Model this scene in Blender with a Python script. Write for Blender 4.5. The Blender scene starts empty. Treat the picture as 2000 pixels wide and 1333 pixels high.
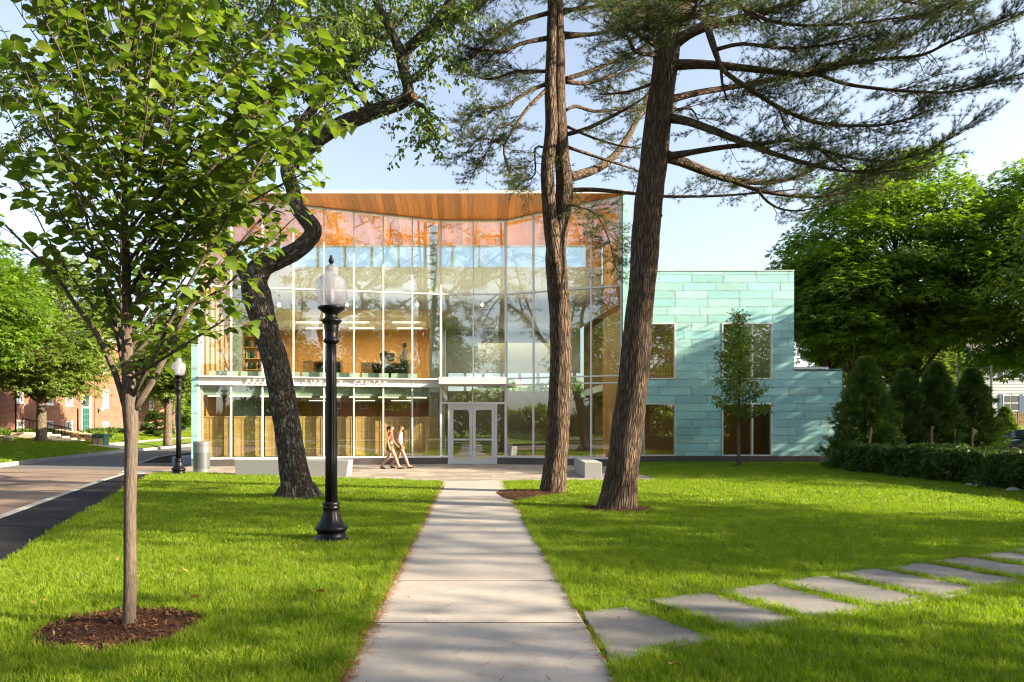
import bpy, bmesh, math, random
import numpy as np
from mathutils import Vector, Matrix, noise

S = bpy.context.scene
COL = S.collection
PI = math.pi

# ---------------------------------------------------------------- camera, sky, sun, exposure
FOC, CX, CY, EYE = 1340.0, 920.0, 834.0, 1.6
cam_data = bpy.data.cameras.new('camera')
cam = bpy.data.objects.new('camera', cam_data)
COL.objects.link(cam)
cam.location = (0, 0, EYE)
cam.rotation_euler = (PI / 2, 0, 0)
cam_data.sensor_width = 36
cam_data.lens = 36 * FOC / 2000
cam_data.shift_x = (1000 - CX) / 2000
cam_data.shift_y = (CY - 666.5) / 2000
cam_data.clip_start = 0.1
cam_data.clip_end = 3000
S.camera = cam

SUN_EL, SUN_AZ = math.radians(23.5), math.radians(105)
world = bpy.data.worlds.new('World')
S.world = world
world.use_nodes = True
wn = world.node_tree
wn.nodes.clear()
w_out = wn.nodes.new('ShaderNodeOutputWorld')
w_bg = wn.nodes.new('ShaderNodeBackground')
w_sky = wn.nodes.new('ShaderNodeTexSky')
w_sky.sky_type = 'NISHITA'
w_sky.sun_disc = False
w_sky.sun_elevation = SUN_EL
w_sky.sun_rotation = SUN_AZ
w_sky.air_density = 1.0
w_sky.dust_density = 2.0
w_sky.ozone_density = 1.5
w_bg.inputs['Strength'].default_value = 0.09
w_hs = wn.nodes.new('ShaderNodeHueSaturation')      # a hazy, pale spring sky
w_hs.inputs['Saturation'].default_value = 0.68
w_hs.inputs['Value'].default_value = 1.0
wn.links.new(w_sky.outputs[0], w_hs.inputs['Color'])
wn.links.new(w_hs.outputs[0], w_bg.inputs['Color'])
wn.links.new(w_bg.outputs[0], w_out.inputs['Surface'])

sun_data = bpy.data.lights.new('sun', 'SUN')
sun = bpy.data.objects.new('sun', sun_data)
COL.objects.link(sun)
sun_dir = Vector((math.sin(SUN_AZ) * math.cos(SUN_EL), math.cos(SUN_AZ) * math.cos(SUN_EL), math.sin(SUN_EL)))
sun.rotation_euler = sun_dir.to_track_quat('Z', 'Y').to_euler()
sun.location = sun_dir * 80
sun_data.energy = 5.0
sun_data.angle = math.radians(0.5)
sun_data.color = (1.0, 0.86, 0.62)

S.view_settings.view_transform = 'Standard'
S.view_settings.look = 'None'
S.view_settings.exposure = 2.0
S.view_settings.gamma = 1.0
S.view_settings.use_curve_mapping = False
S.render.engine = 'CYCLES'
S.cycles.use_denoising = True
S.cycles.filter_width = 1.2
S.cycles.max_bounces = 7
S.cycles.diffuse_bounces = 3
S.cycles.glossy_bounces = 3
S.cycles.transmission_bounces = 4
S.cycles.transparent_max_bounces = 16
S.cycles.sample_clamp_indirect = 6
S.cycles.caustics_reflective = False
S.cycles.caustics_refractive = False


def at(px, py, Y):
    """world point at depth Y seen at photo position px, py (used to read sizes off the photo)"""
    return Vector(((px - CX) * Y / FOC, Y, EYE - (py - CY) * Y / FOC))


def gX(px, Y):
    return (px - CX) * Y / FOC


def gZ(py, Y):
    return EYE - (py - CY) * Y / FOC


def grd(px, py, z=0.0):
    return at(px, py, (EYE - z) * FOC / (py - CY))


# ---------------------------------------------------------------- objects
def tag(o, label=None, cat=None, group=None, kind=None):
    if label: o['label'] = label
    if cat: o['category'] = cat
    if group: o['group'] = group
    if kind: o['kind'] = kind
    return o


def empty(name, loc, label=None, cat=None, group=None, rz=0.0):
    o = bpy.data.objects.new(name, None)
    COL.objects.link(o)
    o.location = loc
    o.rotation_euler = (0, 0, rz)
    o.empty_display_size = 0.3
    return tag(o, label, cat, group)


def link(name, me, parent=None, loc=None, rot=None, scale=None, local=False):
    """link a mesh; with a parent, coordinates stay world ones unless local"""
    o = bpy.data.objects.new(name, me)
    COL.objects.link(o)
    if loc is not None: o.location = loc
    if rot is not None: o.rotation_euler = rot
    if scale is not None: o.scale = scale
    if parent is not None:
        o.parent = parent
        if not local:
            o.matrix_parent_inverse = world_of(parent).inverted()
    return o


def world_of(o):
    m = Matrix.LocRotScale(o.location, o.rotation_euler, o.scale)
    if o.parent is not None:
        m = world_of(o.parent) @ o.matrix_parent_inverse @ m
    return m


def copy_tree(o, parent=None):
    c = o.copy()
    COL.objects.link(c)
    if parent is not None:
        c.parent = parent
    for ch in [x for x in bpy.data.objects if x.parent is o]:
        copy_tree(ch, c)
    return c


class MB:
    def __init__(self):
        self.v, self.f, self.tc, self.mi = [], [], [], []

    def _tc(self, n, val=(0, 0, 0)):
        self.tc.extend([val] * n)

    def quad(self, a, b, c, d):
        n = len(self.v)
        self.v += [tuple(a), tuple(b), tuple(c), tuple(d)]
        self._tc(4)
        self.f.append((n, n + 1, n + 2, n + 3))
        return self

    def hexa(self, p):
        """8 corners: bottom 0-3 counter-clockwise, top 4-7"""
        n = len(self.v)
        self.v += [tuple(x) for x in p]
        self._tc(8)
        for q in ((3, 2, 1, 0), (4, 5, 6, 7), (0, 1, 5, 4), (1, 2, 6, 5), (2, 3, 7, 6), (3, 0, 4, 7)):
            self.f.append(tuple(n + i for i in q))
        return self

    def box(self, x0, x1, y0, y1, z0, z1):
        return self.hexa([(x0, y0, z0), (x1, y0, z0), (x1, y1, z0), (x0, y1, z0),
                          (x0, y0, z1), (x1, y0, z1), (x1, y1, z1), (x0, y1, z1)])

    def bar(self, a, b, w, d, up=(0, 0, 1)):
        """box beam from a to b, w wide (sideways), d deep (along up)"""
        a, b, up = Vector(a), Vector(b), Vector(up)
        t = (b - a).normalized()
        s = t.cross(up)
        if s.length < 1e-5: s = t.cross(Vector((0, 1, 0)))
        s.normalize()
        u = s.cross(t)
        s, u = s * w / 2, u * d / 2
        return self.hexa([a - s - u, a + s - u, a + s + u, a - s + u, b - s - u, b + s - u, b + s + u, b - s + u])

    def prism(self, poly, z0, z1):
        n, k = len(self.v), len(poly)
        self.v += [(x, y, z0) for x, y in poly] + [(x, y, z1) for x, y in poly]
        self._tc(2 * k)
        self.f.append(tuple(n + k - 1 - i for i in range(k)))
        self.f.append(tuple(n + k + i for i in range(k)))
        for i in range(k):
            j = (i + 1) % k
            self.f.append((n + i, n + j, n + k + j, n + k + i))
        return self

    def tube(self, pts, rads, seg=8, sub=3, rough=0.0, seed=0, cap=True, fr=2.0):
        P = [Vector(p) for p in pts]
        R = list(rads) if hasattr(rads, '__len__') else [rads] * len(P)
        if sub > 1 and len(P) > 2:
            Q, RR = [], []
            for i in range(len(P) - 1):
                p0, p1, p2, p3 = P[max(i - 1, 0)], P[i], P[i + 1], P[min(i + 2, len(P) - 1)]
                for k in range(sub):
                    t = k / sub
                    Q.append(0.5 * ((2 * p1) + (p2 - p0) * t + (2 * p0 - 5 * p1 + 4 * p2 - p3) * t * t
                                    + (3 * p1 - p0 - 3 * p2 + p3) * t ** 3))
                    RR.append(R[i] + (R[i + 1] - R[i]) * t)
            Q.append(P[-1]); RR.append(R[-1])
            P, R = Q, RR
        n0 = len(self.v)
        t = (P[1] - P[0]).normalized()
        u = t.cross(Vector((0, 1, 0)))
        if u.length < 1e-3: u = t.cross(Vector((1, 0, 0)))
        u.normalize()
        s = 0.0
        ca = [(math.cos(2 * PI * k / seg), math.sin(2 * PI * k / seg)) for k in range(seg)]
        for i, p in enumerate(P):
            if i:
                s += (p - P[i - 1]).length
                t = (P[min(i + 1, len(P) - 1)] - P[i - 1]).normalized()
                u = (u - t * u.dot(t))
                if u.length < 1e-6: u = t.orthogonal()
                u.normalize()
            v = t.cross(u)
            r = R[i]
            for c, q in ca:
                rr = r
                if rough:
                    rr = r * (1 + rough * noise.noise(Vector((c * fr + seed * 7.1, q * fr, s * 1.6)))
                              + 0.5 * rough * noise.noise(Vector((c * fr * 3, q * fr * 3 + seed, s * 5))))
                self.v.append(tuple(p + (u * c + v * q) * rr))
                self.tc.append((c * R[0], q * R[0], s + seed * 3.3))
        m = len(P)
        for i in range(m - 1):
            a = n0 + i * seg
            for k in range(seg):
                j = (k + 1) % seg
                self.f.append((a + k, a + j, a + seg + j, a + seg + k))
        if cap:
            self.f.append(tuple(n0 + seg - 1 - k for k in range(seg)))
            self.f.append(tuple(n0 + (m - 1) * seg + k for k in range(seg)))
        return P, R

    def lathe(self, prof, c=(0, 0, 0), seg=24, flute=None):
        """prof: list of (r, z); flute(k, i) scales the radius"""
        n0, m = len(self.v), len(prof)
        for i, (r, z) in enumerate(prof):
            for k in range(seg):
                a = 2 * PI * k / seg
                rr = r * (flute(k, i) if flute else 1)
                self.v.append((c[0] + rr * math.cos(a), c[1] + rr * math.sin(a), c[2] + z))
                self.tc.append((math.cos(a), math.sin(a), z))
        for i in range(m - 1):
            a = n0 + i * seg
            for k in range(seg):
                j = (k + 1) % seg
                self.f.append((a + k, a + j, a + seg + j, a + seg + k))
        self.f.append(tuple(n0 + seg - 1 - k for k in range(seg)))
        self.f.append(tuple(n0 + (m - 1) * seg + k for k in range(seg)))
        return self

    def mesh(self, name, mat, smooth=False, tc=False):
        me = bpy.data.meshes.new(name)
        me.from_pydata(self.v, [], self.f)
        if mat is not None: me.materials.append(mat)
        if smooth:
            me.polygons.foreach_set('use_smooth', np.ones(len(me.polygons), dtype=bool))
        if tc:
            at_ = me.attributes.new('tc', 'FLOAT_VECTOR', 'POINT')
            at_.data.foreach_set('vector', np.array(self.tc, dtype=np.float32).ravel())
        me.update()
        return me

    def build(self, name, mat, parent=None, smooth=False, tc=False, bevel=0.0):
        o = link(name, self.mesh(name, mat, smooth, tc), parent)
        if bevel:
            b = o.modifiers.new('bevel', 'BEVEL')
            b.width = bevel; b.segments = 2; b.limit_method = 'ANGLE'
        return o


# ---------------------------------------------------------------- materials
MATS = {}


class NT:
    def __init__(self, m):
        m.use_nodes = True
        self.t = m.node_tree
        self.t.nodes.clear()
        self.out = self.t.nodes.new('ShaderNodeOutputMaterial')

    def n(self, typ, ins=None, **kw):
        nd = self.t.nodes.new('ShaderNode' + typ)
        for k, v in kw.items(): setattr(nd, k, v)
        for k, v in (ins or {}).items():
            if isinstance(v, bpy.types.NodeSocket):
                self.t.links.new(v, nd.inputs[k])
            else:
                nd.inputs[k].default_value = v
        return nd

    def link(self, a, b): self.t.links.new(a, b)

    def coords(self, kind='OBJ', stretch=(1, 1, 1)):
        if kind == 'TC':
            src = self.n('Attribute', attribute_name='tc').outputs['Vector']
        else:
            src = self.n('TexCoord').outputs['Object' if kind == 'OBJ' else 'Generated']
        return self.n('Mapping', {'Vector': src, 'Scale': stretch}).outputs[0]

    def noise(self, vec, scale, detail=4, rough=0.6):
        return self.n('TexNoise', {'Vector': vec, 'Scale': scale, 'Detail': detail, 'Roughness': rough}).outputs['Fac']

    def ramp(self, fac, lo, hi, a=0.0, b=1.0):
        r = self.n('MapRange', {'Value': fac, 'From Min': lo, 'From Max': hi, 'To Min': a, 'To Max': b})
        return r.outputs[0]

    def mix(self, fac, a, b, mode='MIX'):
        nd = self.t.nodes.new('ShaderNodeMix')
        nd.data_type = 'RGBA'; nd.blend_type = mode
        for idx, v in ((0, fac), (6, a), (7, b)):
            if isinstance(v, bpy.types.NodeSocket): self.t.links.new(v, nd.inputs[idx])
            else: nd.inputs[idx].default_value = v if idx == 0 or len(v) == 4 else (*v, 1)
        return nd.outputs[2]

    def val(self, col, v):
        nd = self.n('HueSaturation')
        if isinstance(col, bpy.types.NodeSocket): self.link(col, nd.inputs['Color'])
        else: nd.inputs['Color'].default_value = (*col, 1)
        self.link(v, nd.inputs['Value'])
        return nd.outputs[0]

    def math(self, op, a, b=0.0):
        nd = self.t.nodes.new('ShaderNodeMath'); nd.operation = op
        for i, v in enumerate((a, b)):
            if isinstance(v, bpy.types.NodeSocket): self.t.links.new(v, nd.inputs[i])
            else: nd.inputs[i].default_value = v
        return nd.outputs[0]

    def surf(self, s): self.link(s, self.out.inputs['Surface'])


def c4(c): return (*c, 1) if len(c) == 3 else c


def mat(name, col, col2=None, rough=0.6, spec=0.4, metal=0.0, ns=3.0, lo=0.35, hi=0.65, orand=0.0, ohue=0.0,
        bump=None, coords='OBJ', stretch=(1, 1, 1), fine=None, detail=5):
    """opaque surface: two colours mixed by noise, per-object variation, fine grain, bump=(scale, strength, dist)"""
    if name in MATS: return MATS[name]
    m = bpy.data.materials.new(name)
    t = NT(m)
    vec = t.coords(coords, stretch)
    c = None
    if col2 is not None:
        c = t.mix(t.ramp(t.noise(vec, ns, detail), lo, hi), col, col2)
    if fine:
        g = t.ramp(t.noise(vec, fine[0], 3, 0.7), 0.3, 0.7, 1 - fine[1], 1 + fine[1])
        c = t.val(c if c is not None else col, g)
    if orand or ohue:
        r = t.n('ObjectInfo').outputs['Random']
        h = t.n('HueSaturation', {'Hue': t.ramp(r, 0, 1, 0.5 - ohue, 0.5 + ohue),
                                  'Value': t.ramp(t.math('FRACT', t.math('MULTIPLY', r, 17.3)), 0, 1, 1 - orand, 1 + orand)})
        if c is not None: t.link(c, h.inputs['Color'])
        else: h.inputs['Color'].default_value = c4(col)
        c = h.outputs[0]
    p = t.n('BsdfPrincipled', {'Roughness': rough, 'Metallic': metal, 'Specular IOR Level': spec})
    if c is not None: t.link(c, p.inputs['Base Color'])
    else: p.inputs['Base Color'].default_value = c4(col)
    if bump:
        h = t.noise(vec, bump[0], 6, 0.65)
        b = t.n('Bump', {'Height': h, 'Strength': bump[1], 'Distance': bump[2]})
        t.link(b.outputs[0], p.inputs['Normal'])
    t.surf(p.outputs[0])
    MATS[name] = m
    return m


def leaf_mat(name, c1, c2, c3=None, transl=0.45, tcol=None, rough=0.45, spec=0.35, inst=False):
    """leaf blades: colour per blade, part of the light passes through"""
    if name in MATS: return MATS[name]
    m = bpy.data.materials.new(name)
    t = NT(m)
    if inst:
        r = t.n('ObjectInfo').outputs['Random']
    else:
        r = t.n('Attribute', attribute_name='var').outputs['Fac']
    c = t.mix(r, c1, c2)
    if c3 is not None:
        c = t.mix(t.ramp(r, 0.82, 1.0), c, c3)
    p = t.n('BsdfPrincipled', {'Base Color': c, 'Roughness': rough, 'Specular IOR Level': spec})
    k = tcol or (1.5, 1.6, 0.5)
    tc = t.mix(1.0, c, c4(k), 'MULTIPLY')
    tr = t.n('BsdfTranslucent', {'Color': tc})
    mx = t.n('MixShader', {0: transl})
    t.link(p.outputs[0], mx.inputs[1]); t.link(tr.outputs[0], mx.inputs[2])
    t.surf(mx.outputs[0])
    MATS[name] = m
    return m


def bark_mat(name, dark, light, lichen=None, sx=14.0, stretch=0.22, strength=0.9, dist=0.03, cw=1.0):
    m = bpy.data.materials.new(name)
    t = NT(m)
    vec = t.coords('TC', (1, 1, stretch))
    warp = t.n('TexNoise', {'Vector': vec, 'Scale': sx * 0.5, 'Detail': 3.0})
    add = t.n('VectorMath', {0: vec}, operation='ADD')
    sc = t.n('VectorMath', {0: warp.outputs['Color']}, operation='SCALE'); sc.inputs['Scale'].default_value = 0.06
    t.link(sc.outputs[0], add.inputs[1])
    vo = t.n('TexVoronoi', {'Vector': add.outputs[0], 'Scale': sx}, feature='DISTANCE_TO_EDGE')
    crack = t.ramp(vo.outputs['Distance'], 0.0, 0.28)
    fine = t.noise(vec, sx * 3.5, 6, 0.7)
    h = t.math('ADD', t.math('MULTIPLY', crack, cw), t.math('MULTIPLY', fine, 0.8 + (1 - cw) * .8))
    c = t.mix(t.ramp(t.math('ADD', t.math('MULTIPLY', crack, 0.55 * cw), t.math('MULTIPLY', fine, 0.6 + .55 * (1 - cw))), 0.25, 0.95), dark, light)
    if lichen is not None:
        k = t.ramp(t.noise(t.coords('TC', (1, 1, 0.8)), 9.0, 6, 0.75), 0.53, 0.63)
        c = t.mix(t.math('MULTIPLY', k, 0.7), c, lichen)
    p = t.n('BsdfPrincipled', {'Base Color': c, 'Roughness': 0.9, 'Specular IOR Level': 0.2})
    b = t.n('Bump', {'Height': h, 'Strength': strength, 'Distance': dist})
    t.link(b.outputs[0], p.inputs['Normal'])
    t.surf(p.outputs[0])
    MATS[name] = m
    return m


def glass_mat(name, ior=.14, gain=.6, tint=(0.9, 0.95, 0.92), wav=0.0):
    m = bpy.data.materials.new(name)
    t = NT(m)
    lw = t.n('LayerWeight', {'Blend': 0.5})
    fac = t.math('ADD', ior, t.math('MULTIPLY', t.math('POWER', lw.outputs['Facing'], 5.0), gain))
    tr = t.n('BsdfTransparent', {'Color': c4(tint)})
    gl = t.n('BsdfGlossy', {'Color': (0.95, 0.97, 1.0, 1), 'Roughness': 0.0})
    if wav:
        vec = t.coords('OBJ')
        b = t.n('Bump', {'Height': t.noise(vec, 0.6, 1), 'Strength': wav, 'Distance': 0.02})
        t.link(b.outputs[0], gl.inputs['Normal'])
    mx = t.n('MixShader', {0: fac})
    t.link(tr.outputs[0], mx.inputs[1]); t.link(gl.outputs[0], mx.inputs[2])
    t.surf(mx.outputs[0])
    MATS[name] = m
    return m


def emit_mat(name, col, strength):
    m = bpy.data.materials.new(name)
    t = NT(m)
    e = t.n('Emission', {'Color': c4(col), 'Strength': strength})
    t.surf(e.outputs[0])
    MATS[name] = m
    return m


# ---------------------------------------------------------------- leaves in bulk
def frames(d, n):
    """rotation matrices with y along d and z near n (arrays N x 3)"""
    d = d / np.maximum(np.linalg.norm(d, axis=1, keepdims=True), 1e-9)
    x = np.cross(d, n)
    l = np.linalg.norm(x, axis=1, keepdims=True)
    bad = l[:, 0] < 1e-4
    if bad.any():
        x[bad] = np.cross(d[bad], np.array([0.3, 0.9, 0.2]))
        l = np.linalg.norm(x, axis=1, keepdims=True)
    x = x / np.maximum(l, 1e-9)
    z = np.cross(x, d)
    return np.stack([x, d, z], axis=2)


def scatter(name, tV, tF, P, R, Sc, material, parent=None, rng=None, smooth=False, kind=None):
    tV = np.asarray(tV, dtype=np.float32)
    P, R = np.asarray(P, np.float32), np.asarray(R, np.float32)
    N, k = len(P), len(tV)
    Sc = np.broadcast_to(np.asarray(Sc, np.float32).reshape(-1, 1, 1), (N, 1, 1))
    V = P[:, None, :] + Sc * np.einsum('nij,kj->nki', R, tV)
    lt = np.array([len(f) for f in tF], np.int32)
    li = np.concatenate([np.array(f, np.int32) for f in tF])
    loops = (li[None, :] + (np.arange(N, dtype=np.int32) * k)[:, None]).ravel()
    tot = np.tile(lt, N)
    start = np.concatenate([[0], np.cumsum(tot)[:-1]]).astype(np.int32)
    me = bpy.data.meshes.new(name)
    me.vertices.add(N * k)
    me.vertices.foreach_set('co', V.reshape(-1).astype(np.float32))
    me.loops.add(len(loops))
    me.loops.foreach_set('vertex_index', loops)
    me.polygons.add(len(tot))
    me.polygons.foreach_set('loop_start', start)
    me.polygons.foreach_set('loop_total', tot)
    if smooth:
        me.polygons.foreach_set('use_smooth', np.ones(len(tot), dtype=bool))
    me.update(calc_edges=True)
    rng = rng or np.random.default_rng(1)
    a = me.attributes.new('var', 'FLOAT', 'FACE')
    a.data.foreach_set('value', np.repeat(rng.random(N).astype(np.float32), len(tF)))
    me.materials.append(material)
    o = link(name, me, parent)
    if kind: o['kind'] = kind
    return o


# leaf outlines (y along the leaf)
LEAF_BROAD = ([(0, 0, 0), (0, .33, -.01), (0, .68, -.06), (0, 1.0, -.2),
               (-.30, .16, .05), (-.37, .42, .05), (-.24, .72, -.02),
               (.30, .16, .05), (.37, .42, .05), (.24, .72, -.02)],
              [(0, 1, 4), (4, 1, 5), (1, 2, 6, 5), (6, 2, 3), (0, 7, 1), (7, 8, 1), (1, 8, 9, 2), (9, 3, 2)])
LEAF_THIN = ([(0, 0, 0), (-.17, .45, .03), (0, 1, -.1), (.17, .45, .03)], [(0, 2, 1), (0, 3, 2)])
LEAF_OVAL = ([(0, 0, 0), (-.3, .45, .06), (0, 1, -.12), (.3, .45, .06)], [(0, 2, 1), (0, 3, 2)])
SPRAY3 = ([(0, 0, 0), (-.22, .5, .05), (0, 1, -.12), (.22, .5, .05),
           (-.1, .05, -.02), (-.62, .25, -.05), (-.75, .75, -.18), (-.3, .55, .02),
           (.1, .05, -.02), (.62, .2, -.03), (.7, .7, -.2), (.28, .5, .04)],
          [(0, 3, 2, 1), (4, 7, 6, 5), (8, 9, 10, 11)])


def needle_tuft(n=24, seed=3, w=0.016, spread=0.95):
    r = np.random.default_rng(seed)
    V, F = [], []
    for i in range(n):
        a = r.random() * 2 * PI
        e = r.random() ** 0.7 * spread
        d = np.array([math.sin(e) * math.cos(a), math.cos(e), math.sin(e) * math.sin(a)])
        s = np.cross(d, r.normal(size=3)); s /= np.linalg.norm(s)
        L = 0.75 + 0.4 * r.random()
        b = np.array([0, -0.35 * r.random(), 0])
        k = len(V)
        V += [tuple(b - s * w), tuple(b + s * w), tuple(b + d * L)]
        F.append((k, k + 1, k + 2))
    return V, F


NEEDLES = needle_tuft()

# ---------------------------------------------------------------- the materials of the place
m_concrete = mat('concrete', (.30, .27, .245), (.36, .325, .295), rough=.85, spec=.2, ns=1.2, fine=(55, .10), bump=(80, .25, .01), orand=.06)
m_bluestone = mat('bluestone', (.155, .145, .135), (.21, .195, .175), rough=.75, spec=.3, ns=2.2, fine=(40, .10), bump=(30, .3, .01), orand=.10)
m_flag = mat('flagstone', (.22, .19, .165), (.30, .255, .21), rough=.75, spec=.3, ns=1.6, fine=(26, .12), bump=(25, .3, .01), orand=.22, ohue=.015)
m_asphalt = mat('asphalt_road', (.10, .095, .095), (.135, .125, .12), rough=.9, spec=.25, ns=.5, fine=(35, .15), bump=(120, .5, .01))
m_dusty = mat('dusty_asphalt', (.155, .115, .09), (.245, .18, .135), rough=.95, spec=.15, ns=.6, fine=(22, .2), bump=(60, .6, .02))
m_blacktop = mat('new_asphalt', (.012, .012, .016), (.020, .019, .022), rough=.95, spec=.1, ns=1.5, fine=(60, .2), bump=(120, .4, .01))
m_kerb = mat('granite_kerb', (.34, .32, .29), (.27, .255, .235), rough=.8, spec=.2, ns=4, fine=(60, .15), bump=(50, .3, .01), orand=.08)
m_soil = mat('lawn_soil', (.045, .07, .012), (.07, .10, .018), rough=1, spec=.05, ns=2.5, fine=(30, .3), bump=(40, .6, .03))
m_farlawn = mat('far_grass', (.10, .16, .022), (.15, .21, .035), rough=1, spec=.05, ns=.7, fine=(9, .25), bump=(25, .9, .08))
m_mulch_base = mat('mulch_bed', (.055, .028, .018), (.11, .055, .035), rough=1, spec=.05, ns=25, bump=(40, 1.0, .05))
m_white = mat('white_aluminium', (.62, .60, .585), rough=.35, spec=.5)
m_grey_al = mat('grey_aluminium', (.50, .50, .51), rough=.35, spec=.5)
m_fascia = mat('pale_fascia', (.55, .58, .53), (.62, .62, .58), rough=.4, spec=.5, ns=.8)
m_plinth = mat('dark_granite', (.055, .045, .043), (.09, .075, .07), rough=.5, spec=.5, ns=30, fine=(120, .3), orand=.1)
m_granite = mat('white_granite', (.34, .335, .33), (.26, .255, .255), rough=.7, spec=.3, ns=90, lo=.4, hi=.62, fine=(160, .12), bump=(90, .2, .005))
m_column = mat('green_grey_column', (.36, .42, .32), rough=.5, spec=.4)
m_spandrel = mat('pale_green_panel', (.42, .50, .37), (.46, .53, .40), rough=.4, spec=.4, ns=.8)
m_inwall = mat('cream_wall', (.40, .40, .34), rough=.8)
m_palewall = mat('pale_wall', (.46, .48, .41), rough=.8)
m_orange = mat('warm_wood_wall', (.55, .27, .075), (.62, .33, .10), rough=.6, ns=1.5, stretch=(1, 1, .3))
m_floorin = mat('inside_floor', (.25, .20, .14), rough=.5)
m_ceilin = mat('inside_ceiling', (.70, .68, .60), rough=.8)
m_birch = mat('birch_wood', (.80, .52, .22), (.70, .43, .16), rough=.5, spec=.4, ns=2.5, stretch=(1, 1, .25))
m_darkfurn = mat('dark_furniture', (.03, .026, .022), rough=.5)
m_black = mat('black_enamel', (.004, .004, .006), rough=.38, spec=.22)
m_binmetal = mat('grey_bin_metal', (.20, .21, .22), rough=.35, spec=.5, metal=.5)
m_binperf = mat('perforated_bin_metal', (.105, .115, .12), rough=.45, spec=.5, metal=.4, fine=(130, .35))
m_steel = mat('brushed_steel', (.55, .55, .55), rough=.25, metal=1)
m_slate = mat('slate_roof', (.09, .085, .085), (.13, .12, .115), rough=.8, ns=6)
m_wire = mat('galvanised_steel', (.42, .42, .40), rough=.5, metal=.5)
m_greenpaint = mat('dark_green_paint', (.03, .13, .10), rough=.4)
m_fieldstone = mat('field_stone', (.36, .27, .18), (.50, .38, .26), rough=.9, ns=6, fine=(30, .2), bump=(20, .7, .03), orand=.3, ohue=.02)
m_stonewall = mat('mortar', (.22, .18, .14), rough=1)
m_step = mat('sandstone_step', (.58, .47, .34), (.64, .53, .39), rough=.85, ns=3, fine=(40, .1))
m_stake = mat('stake_wood', (.28, .17, .09), (.22, .13, .07), rough=.85, ns=8, stretch=(1, 1, .2))
m_terrac = mat('terracotta_panel', (.55, .25, .12), rough=.7)
m_tan = mat('tan_panel', (.55, .38, .20), rough=.7)
m_skin = mat('skin', (.40, .215, .145), rough=.5, spec=.4)
m_haird = mat('dark_hair', (.025, .015, .012), rough=.5)
m_hairb = mat('auburn_hair', (.17, .065, .022), rough=.5)
m_red = mat('coral_shirt', (.50, .085, .07), rough=.85, spec=.1)
m_cream = mat('cream_knit', (.46, .43, .39), rough=.9, spec=.1)
m_olive = mat('olive_shorts', (.12, .11, .05), rough=.9)
m_ochre = mat('ochre_shorts', (.20, .11, .03), rough=.9)
m_shirtw = mat('white_shirt', (.75, .75, .73), rough=.9)
m_shirtp = mat('pink_shirt', (.72, .58, .56), rough=.9)
m_trousers = mat('dark_trousers', (.03, .025, .018), rough=.9)
m_sandal = mat('dark_sandal', (.05, .03, .02), rough=.7)
m_carpaint = mat('black_car_paint', (.005, .006, .010), rough=.2, spec=.3)
m_tyre = mat('tyre_rubber', (.012, .012, .012), rough=.85)
m_housewhite = mat('white_clapboard', (.32, .34, .38), rough=.7)
m_shutter = mat('blue_shutter', (.03, .06, .13), rough=.6)
m_pend = emit_mat('lit_bulb', (1.0, .78, .45), 4.0)
m_strip = emit_mat('lit_strip', (1.0, .90, .55), .85)
m_glass = glass_mat('window_glass', .165, .6, (.90, .94, .92), wav=.003)
m_glass2 = glass_mat('clear_glass', .03, .5, (.97, .99, .99))
m_darkpane = mat('dark_window_glass', (.04, .05, .06), rough=.08, spec=.6)
m_frost = mat('frosted_glass_rail', (.50, .62, .52), (.72, .78, .60), rough=.25, ns=.35, lo=.45, hi=.55)


def wood_soffit():
    m = bpy.data.materials.new('soffit_wood')
    t = NT(m)
    vec = t.coords('OBJ', (6, .35, 1))
    r = t.n('ObjectInfo').outputs['Random']
    off = t.n('VectorMath', {0: vec}, operation='ADD')
    t.link(t.n('CombineXYZ', {'X': t.math('MULTIPLY', r, 40.0), 'Y': t.math('MULTIPLY', r, 13.0)}).outputs[0], off.inputs[1])
    g = t.noise(off.outputs[0], 3.0, 6, .65)
    c = t.mix(t.ramp(g, .3, .7), (.47, .140, .018), (.68, .25, .040))
    c = t.val(c, t.ramp(r, 0, 1, .72, 1.35))
    p = t.n('BsdfPrincipled', {'Base Color': c, 'Roughness': .42, 'Specular IOR Level': .4})
    t.surf(p.outputs[0])
    return m


m_soffit = wood_soffit()


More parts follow.
